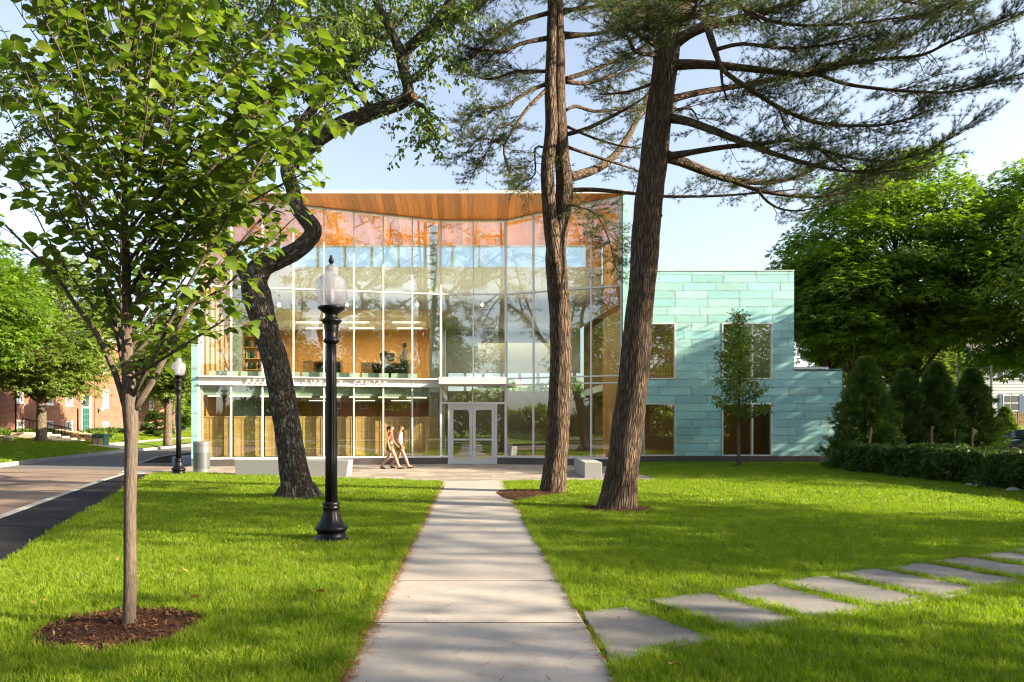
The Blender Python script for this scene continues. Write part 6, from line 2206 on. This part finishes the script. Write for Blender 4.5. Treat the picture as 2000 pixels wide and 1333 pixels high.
def low_plant(name, label, x, y, rx, ry, h, seed, lm, tpl=LEAF_THIN, n=900, s=.4, cat='plant'):
    rn = np.random.default_rng(seed)
    z0 = zf(x)
    t = empty(name, (x, y, z0), label, cat)
    r, a = np.sqrt(rn.random(n)), rn.random(n) * 2 * PI
    P = np.c_[x + rx * r * np.cos(a), y + ry * r * np.sin(a), z0 + .1 + h * .6 * rn.random(n) * (1 - r * .5)]
    d = np.c_[np.cos(a) * .5, np.sin(a) * .5, np.ones(n)] + rn.normal(size=(n, 3)) * .35
    scatter('foliage', *tpl, P, frames(d, rn.normal(size=(n, 3))), s * rn.uniform(.6, 1.2, n), lm, t, rn)
    m = MB(); m.lathe([(min(rx, ry) * .6, z0 - .05), (min(rx, ry) * .4, z0 + .1)], (x, y, 0), 10); m.build('root_clump', m_mulch_base, t)


low_plant('flower_bed', 'bright green leafy perennials behind the curved stone wall', -27.6, 49.5, 1.7, .9, .6, 1, l_bright)
low_plant('low_shrub', 'dark low shrub left of the stone steps', -30.2, 41.9, 1.8, 1.0, .8, 2, l_maple)
low_plant('low_hedge', 'low dark hedge at the foot of the brick building', -31.6, 60, .7, 3.4, .55, 3, l_hedge, n=2200, s=.3)
low_plant('low_hedge', 'low green hedge under the brick wall at the far left', -31.9, 51, .6, 3.0, .4, 4, l_maple, n=1800, s=.3)

# ---------------------------------------------------------------- right: car, fence, white house
def hill(name, x0, x1, y0, y1, z0, z1):
    m = MB()
    n = 12
    for j in range(n + 1):
        f = j / n
        z = z0 + (z1 - z0) * (3 * f * f - 2 * f ** 3)
        for i in range(5): m.v.append((x0 + (x1 - x0) * i / 4, y0 + (y1 - y0) * f, z)); m.tc.append((0, 0, 0))
    for j in range(n):
        for i in range(4):
            a = j * 5 + i
            m.f.append((a, a + 1, a + 6, a + 5))
    return tag(m.build(name, m_farlawn, smooth=True), kind='structure')


sheet('driveway', [(20, 28.4), (60, 28.4), (60, 36.5), (20, 36.5)], .03, m_asphalt, -.15)
hill('rising_lawn', 17, 130, 36.6, 62, .02, 2.0)
sheet('upper_lawn', [(10, 62), (160, 62), (160, 200), (10, 200)], 2.0, m_farlawn, -.15)
sheet('bed', [(13.3, 24.8), (13.3, 7.5), (36, 7.5), (36, 28.3), (13.9, 28.3)], .012, m_mulch_base, -.1)
for k, (x, y, s) in enumerate(((13.38, 17.9, .16), (13.42, 17.5, .11), (13.36, 16.9, .13), (13.4, 18.35, .12))):
    bm = bmesh.new(); bmesh.ops.create_icosphere(bm, subdivisions=2, radius=s)
    for v in bm.verts: v.co *= 1 + .25 * noise.noise(v.co * 9 + Vector((k, 0, 0))); v.co.z *= .6; v.co.x *= 1.3
    me = bpy.data.meshes.new('stone'); bm.to_mesh(me); bm.free(); me.materials.append(m_granite)
    o = link('stone', me, loc=(x, y, s * .3))
    tag(o, ['biggest pale stone lying at the foot of the hedge', 'smallest pale stone beside the biggest one under the hedge', 'pale stone at the foot of the hedge nearest the photographer', 'pale stone at the foot of the hedge nearest the cedars'][k], 'stone', 'pale stones under the hedge')

CARX, CARY, CZ = 24.75, 33.2, .03
car = empty('parked_car', (CARX + 2.2, CARY, CZ), 'black sedan parked behind the hedge at the right edge', 'car')
st = [(0, .35, .62, .62, .55), (.12, .26, .78, .78, .72), (.6, .22, .88, .88, .80), (1.25, .22, .96, .96, .84), (1.45, .22, .98, 1.02, .85), (2.15, .22, 1.0, 1.42, .86), (2.7, .22, 1.0, 1.47, .86),
      (3.2, .22, 1.0, 1.44, .86), (3.75, .22, 1.0, 1.12, .85), (3.95, .22, 1.0, 1.03, .84), (4.45, .26, .98, .98, .78), (4.6, .36, .8, .8, .66)]
m = MB()
for (sx, zb_, zbelt, ztop, w) in st:
    for wy, z in ((-w * .92, zb_), (-w, zb_ + .25), (-w, zbelt - .12), (-w * .95, zbelt), (-w * (.74 if ztop - zbelt > .15 else .9), ztop), (w * (.74 if ztop - zbelt > .15 else .9), ztop), (w * .95, zbelt), (w, zbelt - .12), (w, zb_ + .25), (w * .92, zb_)):
        m.v.append((CARX + sx, CARY + wy, CZ + z)); m.tc.append((0, 0, 0))
for i in range(len(st) - 1):
    for k in range(10):
        j = (k + 1) % 10
        m.f.append((i * 10 + j, i * 10 + k, i * 10 + 10 + k, i * 10 + 10 + j))
m.f.append(tuple(range(10))); m.f.append(tuple(len(m.v) - 1 - k for k in range(10)))
body = m.build('body', m_carpaint, car, smooth=True)
for sg in (-1, 1):
    for (a, b, c, d) in (((1.62, 1.04), (2.2, 1.385), (2.62, 1.42), (2.62, 1.05)), ((2.68, 1.05), (2.68, 1.42), (3.15, 1.40), (3.62, 1.08))):
        q = []
        for (sx, z) in (a, b, c, d):
            w = .86 * (.95 - .21 * (z - 1.0) / .43) + .012
            q.append((CARX + sx, CARY + sg * w, CZ + z))
        mm = MB(); mm.hexa([*q, *[(v[0], v[1] + sg * .006, v[2]) for v in q]]); mm.build('side_window', m_darkpane, car)
    for sx in (.85, 3.72):
        c = Vector((CARX + sx, CARY + sg * .80, CZ + .31))
        mm = MB(); mm.tube([c, c + Vector((0, sg * .1, 0))], [.315, .315], 22, 1); w = mm.build('wheel', m_tyre, car)
        mm = MB(); mm.tube([c + Vector((0, sg * .08, 0)), c + Vector((0, sg * .112, 0))], [.2, .19], 16, 1); mm.build('rim', m_steel, w)
    mm = MB(); mm.box(CARX + .05, CARX + .3, CARY + sg * .62 - .12, CARY + sg * .62 + .12, CZ + .6, CZ + .74); mm.build('headlight', m_globe, car)
    mm = MB(); mm.box(CARX + 1.66, CARX + 1.85, CARY + sg * .98 - .1, CARY + sg * .98 + .1, CZ + 1.02, CZ + 1.16); mm.build('wing_mirror', m_carpaint, car, bevel=.03)
mm = MB(); mm.hexa([(CARX + 1.47, CARY - .76, CZ + 1.03), (CARX + 1.47, CARY + .76, CZ + 1.03), (CARX + 2.12, CARY + .62, CZ + 1.405), (CARX + 2.12, CARY - .62, CZ + 1.405),
                   (CARX + 1.46, CARY - .76, CZ + 1.045), (CARX + 1.46, CARY + .76, CZ + 1.045), (CARX + 2.11, CARY + .62, CZ + 1.42), (CARX + 2.11, CARY - .62, CZ + 1.42)]); mm.build('windscreen', m_darkpane, car)

# chain-link fence and backstop
CF = empty('chain_link_fence', (26, 40, 0), 'tall chain link fence of steel posts behind the cedar shrubs', 'fence')
fp = [(gX(1735, 42), 42, gZ(738, 42)), (gX(1790, 42), 42, gZ(738, 42)), (gX(1832, 40), 40, gZ(700, 40)), (gX(1872, 38), 38, gZ(600, 38)), (gX(1936, 34.8), 34.8, gZ(715, 34.8))]
for (x, y, z) in fp:
    m = MB(); m.lathe([(.05, -.1), (.05, z), (.02, z + .03)], (x, y, 0), 10); m.build('post', m_wire, CF)
wm = MB()
for a, b in zip(fp, fp[1:]):
    z1 = min(a[2], b[2]) - .06
    A, B = Vector((a[0], a[1], 0)), Vector((b[0], b[1], 0))
    for z in (z1, z1 * .5, .15):
        m = MB(); m.tube([A + Vector((0, 0, z)), B + Vector((0, 0, z))], .022, 6, 1); m.build('rail', m_wire, CF)
    L = (B - A).length
    s = .16
    k = -int(z1 / s) - 1
    while k * s < L:
        for sg in (0, 1):
            x0, x1 = k * s, k * s + z1
            lo, hi = max(x0, 0), min(x1, L)
            if hi - lo < .02: continue
            za, zb_ = (lo - x0), (hi - x0)
            if sg: p, q = A.lerp(B, lo / L) + Vector((0, 0, za)), A.lerp(B, hi / L) + Vector((0, 0, zb_))
            else: p, q = A.lerp(B, 1 - lo / L) + Vector((0, .01, za)), A.lerp(B, 1 - hi / L) + Vector((0, .01, zb_))
            wm.tube([p, q], .0035, 3, 1, cap=False)
        k += 1
wm.build('wire_mesh', m_wire, CF)['kind'] = 'stuff'

WH = empty('white_house', (50, 64, 2), 'white clapboard house with blue shutters at the far right', 'house')
hx0, hx1, hy = gX(1905, 62), gX(2080, 62), 62.0
m = MB(); m.box(hx0, hx1, hy, hy + 9, 1.9, 8.2); m.build('wall', m_housewhite, WH)
for k in range(22):
    z = 2.2 + k * .27
    m = MB(); m.hexa([(hx0 - .01, hy - .035, z), (hx1 + .01, hy - .035, z), (hx1 + .01, hy - .002, z), (hx0 - .01, hy - .002, z), (hx0 - .01, hy - .012, z + .262), (hx1 + .01, hy - .012, z + .262), (hx1 + .01, hy - .002, z + .262), (hx0 - .01, hy - .002, z + .262)])
    m.build('siding_board', m_housewhite, WH)
m = MB()
m.v += [(hx0 - .4, hy - .5, 8.2), (hx1 + .4, hy - .5, 8.2), (hx1 + .4, hy + 4.5, 11.5), (hx0 - .4, hy + 4.5, 11.5), (hx1 + .4, hy + 9.5, 8.2), (hx0 - .4, hy + 9.5, 8.2)]
m._tc(6); m.f += [(0, 1, 2, 3), (3, 2, 4, 5), (0, 3, 5), (1, 4, 2), (5, 4, 1, 0)]
m.build('roof', m_slate, WH)
for (px, w) in ((1966, .75), (1981, .75), (2030, .75)):
    X = gX(px, 62)
    for (z0, z1) in ((3.0, 4.5), (5.9, 7.3)):
        m = MB(); m.box(X - w / 2, X + w / 2, hy - .1, hy - .036, z0, z1); w_ = m.build('window', m_white, WH)
        for a, b in ((z0 + .08, (z0 + z1) / 2 - .04), ((z0 + z1) / 2 + .04, z1 - .08)):
            m = MB(); m.box(X - w / 2 + .08, X + w / 2 - .08, hy - .106, hy - .101, a, b); m.build('pane', m_darkpane, w_)
        for sg in (-1, 1):
            m = MB(); m.box(X + sg * .56 - .15, X + sg * .56 + .15, hy - .08, hy - .036, z0 - .05, z1 + .05); m.build('shutter', m_shutter, WH)
m = MB(); m.box(gX(1995, 62) - .35, gX(1995, 62) + .35, hy - .1, hy - .036, 2.1, 4.4); m.build('door', m_shutter, WH)
m = MB(); m.box(gX(1917, 62) - .4, gX(1917, 62) + .4, hy - .1, hy - .036, 2.9, 4.6); m.build('window', m_darkpane, WH)
t = empty('picket_fence', (gX(1990, 56), 56, 1.6), 'weathered picket fence in front of the white house', 'fence')
for k in range(22):
    X = gX(1972, 56) + k * .17
    m = MB(); m.hexa([(X, 56, 1.55), (X + .1, 56, 1.55), (X + .1, 56.03, 1.55), (X, 56.03, 1.55), (X + .03, 56, 2.75 + .06 * math.sin(k * 2.3)), (X + .07, 56, 2.75), (X + .07, 56.03, 2.75), (X + .03, 56.03, 2.75)]); m.build('picket', m_stake, t)
for z in (1.9, 2.5):
    m = MB(); m.box(gX(1972, 56), gX(1972, 56) + 3.8, 56.032, 56.07, z, z + .08); m.build('rail', m_stake, t)
cedar(gX(1963, 50), 50, 2.9, .85, 'small conifer standing alone on the lawn before the white house', 9)

rn = np.random.default_rng(91)
n = 16000
xv = rn.uniform(-110, 110, n)
hh_ = 6.5 + 2.2 * np.sin(xv * .13) + 1.3 * np.sin(xv * .41 + 2)
P = np.c_[xv, -56 + rn.normal(size=n) * 1.2, hh_ * rn.random(n) ** .8]
tag(scatter('distant_treeline', *SPRAY3, P, frames(rn.normal(size=(n, 3)), rn.normal(size=(n, 3)) + (0, 1, .6)), .9 * rn.uniform(.6, 1.3, n), l_maple, None, rn), kind='stuff')
# street and houses behind the photographer, mirrored in the glass
sheet('street', [(-80, -30), (80, -30), (80, -21), (-80, -21)], -.03, m_asphalt, -.15)
for k, (x, w, lab) in enumerate(((-16, 15, 'red brick house across the street mirrored in the glass'), (14, 18, 'long red brick house across the street mirrored in the glass'))):
    hb = empty('brick_house', (x, -38, 0), lab, 'house')
    m = MB(); m.box(x - w / 2, x + w / 2, -46, -36, 0, 6.5); m.build('wall', m_brick, hb)
    m = MB()
    m.v += [(x - w / 2 - .4, -46.4, 6.5), (x + w / 2 + .4, -46.4, 6.5), (x + w / 2 + .4, -41, 10), (x - w / 2 - .4, -41, 10), (x + w / 2 + .4, -35.6, 6.5), (x - w / 2 - .4, -35.6, 6.5)]
    m._tc(6); m.f += [(1, 0, 3, 2), (4, 2, 3, 5), (0, 5, 3), (1, 2, 4)]
    m.build('roof', m_slate, hb)
    for i in range(5):
        for z in (1.2, 4.0):
            X = x - w / 2 + w * (i + .5) / 5
            m = MB(); m.box(X - .5, X + .5, -36, -35.94, z, z + 1.5); wn_ = m.build('window', m_white, hb)
            m = MB(); m.box(X - .4, X + .4, -35.939, -35.93, z + .1, z + 1.4); m.build('pane', m_darkpane, wn_)

# ---------------------------------------------------------------- people
def skin_mesh(name, chains, material, parent, sub=2):
    """one continuous surface grown over a skeleton; chains: lists of (key, (x, y, z), r); shared keys join"""
    keys, V, Rr, E = {}, [], [], []
    for ch in chains:
        prev = None
        for key, co_, r in ch:
            if key not in keys:
                keys[key] = len(V); V.append(co_); Rr.append(r)
            i = keys[key]
            if prev is not None and prev != i: E.append((prev, i))
            prev = i
    bm = bmesh.new()
    lay = bm.verts.layers.skin.verify()
    vs = [bm.verts.new(c) for c in V]
    for v, r in zip(vs, Rr): v[lay].radius = (r, r) if not hasattr(r, '__len__') else r
    vs[0][lay].use_root = True
    for a, b in E: bm.edges.new((vs[a], vs[b]))
    me = bpy.data.meshes.new(name)
    bm.to_mesh(me); bm.free()
    me.materials.append(material)
    o = bpy.data.objects.new(name, me); COL.objects.link(o)
    o.parent = parent
    s = o.modifiers.new('skin', 'SKIN'); s.use_smooth_shade = True
    b = o.modifiers.new('sub', 'SUBSURF'); b.levels = sub; b.render_levels = sub
    return o


def person(label, loc, rz, J, top, bottom, hair, shorts=True, longsleeve=False, pony=False, group=None, shoes=m_sandal):
    """J: joints in a local frame facing +x"""
    t = empty('person', loc, label, 'person', group, rz)
    j = lambda k: J[k]
    mid = lambda a, b, f: tuple(J[a][i] + (J[b][i] - J[a][i]) * f for i in range(3))
    chains = [[('pel', J['pel'], .115), ('wai', J['wai'], .10), ('che', J['che'], .12), ('nb', J['nb'], .058), ('nk', J['nk'], .046), ('hd', J['hd'], .085), ('crown', J['top'], .07)],
              [('hd', J['hd'], .085), ('jaw', tuple(np.array(J['hd']) + (.045, 0, -.07)), .045)],
              [('hd', J['hd'], .085), ('nose', tuple(np.array(J['hd']) + (.105, 0, -.012)), .014)]]
    for s in 'LR':
        sy = 1 if s == 'L' else -1
        chains.append([('che', None, 0), (s + 'sh', J[s + 'sh'], .055), (s + 'el', J[s + 'el'], .037), (s + 'wr', J[s + 'wr'], .024), (s + 'ha', J[s + 'ha'], .026)])
        h = np.array(J[s + 'ha']); w_ = np.array(J[s + 'wr'])
        d = (h - w_) / max(np.linalg.norm(h - w_), 1e-6)
        f = np.array([1., 0, 0]) - d * d[0]; f /= max(np.linalg.norm(f), 1e-6)
        for q in range(4):
            b0 = h + d * .03 + f * (.024 - .016 * q)
            L = (.055, .065, .06, .048)[q]
            chains.append([(s + 'ha', J[s + 'ha'], .026), ('%sf%da' % (s, q), tuple(b0), .0085), ('%sf%db' % (s, q), tuple(b0 + d * L * .55 + f * .006), .008), ('%sf%dc' % (s, q), tuple(b0 + d * L * .9 + f * .02), .006)])
        chains.append([(s + 'ha', J[s + 'ha'], .026), (s + 'ta', tuple(h + f * .035 - d * .005), .010), (s + 'tb', tuple(h + f * .05 + d * .035), .008)])
        chains.append([('pel', J['pel'], .115), (s + 'hi', J[s + 'hi'], .10), (s + 'th', mid(s + 'hi', s + 'kn', .5), .088), (s + 'kn', J[s + 'kn'], .062), (s + 'ca', mid(s + 'kn', s + 'an', .35), .066), (s + 'an', J[s + 'an'], .042), (s + 'ft', J[s + 'ft'], .035), (s + 'to', J[s + 'to'], .022)])
        chains.append([(s + 'an', J[s + 'an'], .033), (s + 'he', tuple(np.array(J[s + 'an']) + (-.045, 0, -.045)), .03)])
    skin_mesh('body', [[c if c[1] is not None else (c[0], J['che'], .12) for c in ch] for ch in chains], m_skin, t)
    ch = [[('a', J['pel2'], .128), ('b', J['wai'], .118), ('c', J['che'], .136), ('n', J['nb'], .075)]]
    for s in 'LR':
        arm = [('c', J['che'], .136), (s + 's', J[s + 'sh'], .072), (s + 'm', mid(s + 'sh', s + 'el', .5), .056)]
        if longsleeve: arm += [(s + 'e', J[s + 'el'], .05), (s + 'w', mid(s + 'el', s + 'wr', .85), .036)]
        ch.append(arm)
    skin_mesh('shirt', ch, top, t)
    ch = []
    for s in 'LR':
        leg = [('p', J['pel'], .136), (s + 'h', J[s + 'hi'], .122), (s + 'm', mid(s + 'hi', s + 'kn', .48), .112)]
        if not shorts: leg += [(s + 'k', J[s + 'kn'], .085), (s + 'c', mid(s + 'kn', s + 'an', .4), .082), (s + 'a', mid(s + 'kn', s + 'an', .93), .065)]
        ch.append(leg)
    skin_mesh('shorts' if shorts else 'trousers', ch, bottom, t)
    hd, tp = np.array(J['hd']), np.array(J['top'])
    hc = [[('a', tuple(hd + (-.035, 0, .02)), .088), ('b', tuple(tp + (-.012, 0, .012)), .075), ('f', tuple(tp + (.045, 0, -.02)), .05)], [('a', tuple(hd + (-.035, 0, .02)), .088), ('c', tuple(hd + (-.06, 0, -.07)), .05)]]
    if pony: hc.append([('a', tuple(hd + (-.035, 0, .02)), .088), ('d', tuple(hd + (-.14, 0, .035)), .045), ('e', tuple(hd + (-.165, 0, -.05)), .03), ('g', tuple(hd + (-.15, 0, -.12)), .015)])
    skin_mesh('hair', hc, hair, t)
    for s in 'LR':
        a, f, b = np.array(J[s + 'an']), np.array(J[s + 'ft']), np.array(J[s + 'to'])
        m = MB(); he = a + np.array((-.06, 0, -.07))
        m.tube([Vector(he), Vector(f + (0, 0, -.035)), Vector(b + (.02, 0, -.022))], [.03, .04, .03], 8, 1)
        o = m.mesh('shoe', shoes)
        link('shoe', o, t, local=True)
    return t


def walker(ph):
    k = ph
    J = dict(pel=(0, 0, .87), pel2=(0, 0, .93), wai=(.01, 0, 1.04), che=(.02, 0, 1.23), nb=(.015, 0, 1.375), nk=(.03, 0, 1.425), hd=(.05, 0, 1.52), top=(.035, 0, 1.575),
             Lsh=(.01, .16, 1.33), Rsh=(.03, -.16, 1.33), Lel=(.07, .21, 1.08), Rel=(-.07, -.21, 1.07), Lwr=(.22, .19, .90), Rwr=(-.02, -.22, .85), Lha=(.26, .185, .85), Rha=(.0, -.22, .79),
             Lhi=(-.01, .085, .83), Rhi=(.02, -.085, .83), Lkn=(-.05, .085, .46), Rkn=(.19, -.085, .47), Lan=(-.33, .085, .13), Ran=(.34, -.08, .085),
             Lft=(-.27, .085, .06), Rft=(.43, -.085, .075), Lto=(-.20, .085, .025), Rto=(.52, -.085, .085))
    J['pel'] = (0, 0, .87)
    if k:
        for a in ('el', 'wr', 'ha'):
            l, r = J['L' + a], J['R' + a]
        J['Lha'] = (.12, .2, .80); J['Lwr'] = (.1, .2, .86); J['Lel'] = (.02, .21, 1.08)
        J['Rwr'] = (.08, -.21, .86); J['Rha'] = (.12, -.21, .80); J['Rel'] = (-.02, -.21, 1.07)
    return J


yg = 25.7
person('person with dark ponytail in coral shirt and olive shorts walking', (gX(762, yg), yg, .02), 0, walker(0), m_red, m_olive, m_haird, pony=True, group='people walking past the entrance')
person('person with auburn hair in cream top and ochre shorts walking', (gX(781, 26.1), 26.1, .02), 0, walker(1), m_cream, m_ochre, m_hairb, longsleeve=True, group='people walking past the entrance')
S0 = dict(pel=(0, 0, .95), pel2=(0, 0, 1.0), wai=(0, 0, 1.12), che=(.01, 0, 1.33), nb=(0, 0, 1.49), nk=(.015, 0, 1.54), hd=(.03, 0, 1.64), top=(.015, 0, 1.70),
          Lsh=(0, .19, 1.44), Rsh=(0, -.19, 1.44), Lel=(.03, .24, 1.16), Rel=(.02, -.24, 1.16), Lwr=(.22, .16, 1.05), Rwr=(.2, -.14, 1.06), Lha=(.28, .13, 1.06), Rha=(.27, -.1, 1.07),
          Lhi=(0, .1, .9), Rhi=(0, -.1, .9), Lkn=(.02, .11, .5), Rkn=(.02, -.11, .5), Lan=(-.02, .12, .09), Ran=(-.02, -.12, .09), Lft=(.08, .13, .045), Rft=(.08, -.13, .045), Lto=(.17, .14, .03), Rto=(.17, -.14, .03))
person('person in pale pink shirt standing upstairs behind the glass', (gX(790, 30.9), 30.9, ZF2 + .02), PI * .9, S0, m_shirtp, m_trousers, m_haird, shorts=False, longsleeve=True, shoes=m_darkfurn, group='people upstairs behind the glass')
S1 = dict(pel=(0, 0, .56), pel2=(0, 0, .62), wai=(-.01, 0, .74), che=(-.0, 0, .94), nb=(.01, 0, 1.10), nk=(.03, 0, 1.15), hd=(.05, 0, 1.25), top=(.035, 0, 1.31),
          Lsh=(0, .19, 1.05), Rsh=(0, -.19, 1.05), Lel=(.08, .23, .78), Rel=(.08, -.23, .78), Lwr=(.30, .17, .70), Rwr=(.30, -.17, .70), Lha=(.36, .15, .70), Rha=(.36, -.15, .70),
          Lhi=(.03, .1, .55), Rhi=(.03, -.1, .55), Lkn=(.44, .12, .55), Rkn=(.44, -.12, .55), Lan=(.42, .12, .10), Ran=(.42, -.12, .10), Lft=(.5, .12, .05), Rft=(.5, -.12, .05), Lto=(.6, .12, .03), Rto=(.6, -.12, .03))
X1, Y1 = gX(752, 30.6), 30.6
person('person in white shirt seated on a stool upstairs behind the glass', (X1, Y1, ZF2 + .02), 0, S1, m_shirtw, m_trousers, m_haird, shorts=False, longsleeve=True, shoes=m_darkfurn, group='people upstairs behind the glass')
t = empty('stool', (X1, Y1, ZF2), 'round stool under the person seated upstairs', 'stool')
m = MB(); m.lathe([(.17, ZF2 + .42), (.18, ZF2 + .44), (.17, ZF2 + .46)], (X1, Y1, 0), 20); m.build('seat', m_darkfurn, t)
for k in range(4):
    a = k * PI / 2 + .4
    m = MB(); m.tube([(X1 + .12 * math.cos(a), Y1 + .12 * math.sin(a), ZF2 + .42), (X1 + .2 * math.cos(a), Y1 + .2 * math.sin(a), ZF2)], .014, 6, 1); m.build('leg', m_steel, t)

# a few fallen leaves on the grass
LFM = mat('dry_leaf', (.55, .32, .10), (.40, .20, .07), rough=.8, ns=20)
lfm = MB(); lfm.v, lfm.f = list(LEAF_BROAD[0]), list(LEAF_BROAD[1]); lfm.tc = [(0, 0, 0)] * len(lfm.v)
lf = lfm.mesh('fallen_leaf', LFM)
for (px, py, lab) in ((366, 1117, 'dry tan leaf lying on the left lawn near the mulch ring'), (386, 1168, 'dry leaf on the left lawn below the other tan leaf'), (1578, 1112, 'curled dry leaf on grass beside the stepping stones'),
                      (631, 1157, 'dry leaf on the left lawn near the concrete path'), (1316, 1297, 'dry leaf on grass in front of the first stepping stone')):
    p = grd(px, py, .06)
    tag(link('fallen_leaf', lf, loc=p, rot=(.5, .3, px), scale=(.12, .12, .12)), lab, 'leaf', 'dry leaves fallen on the lawn')
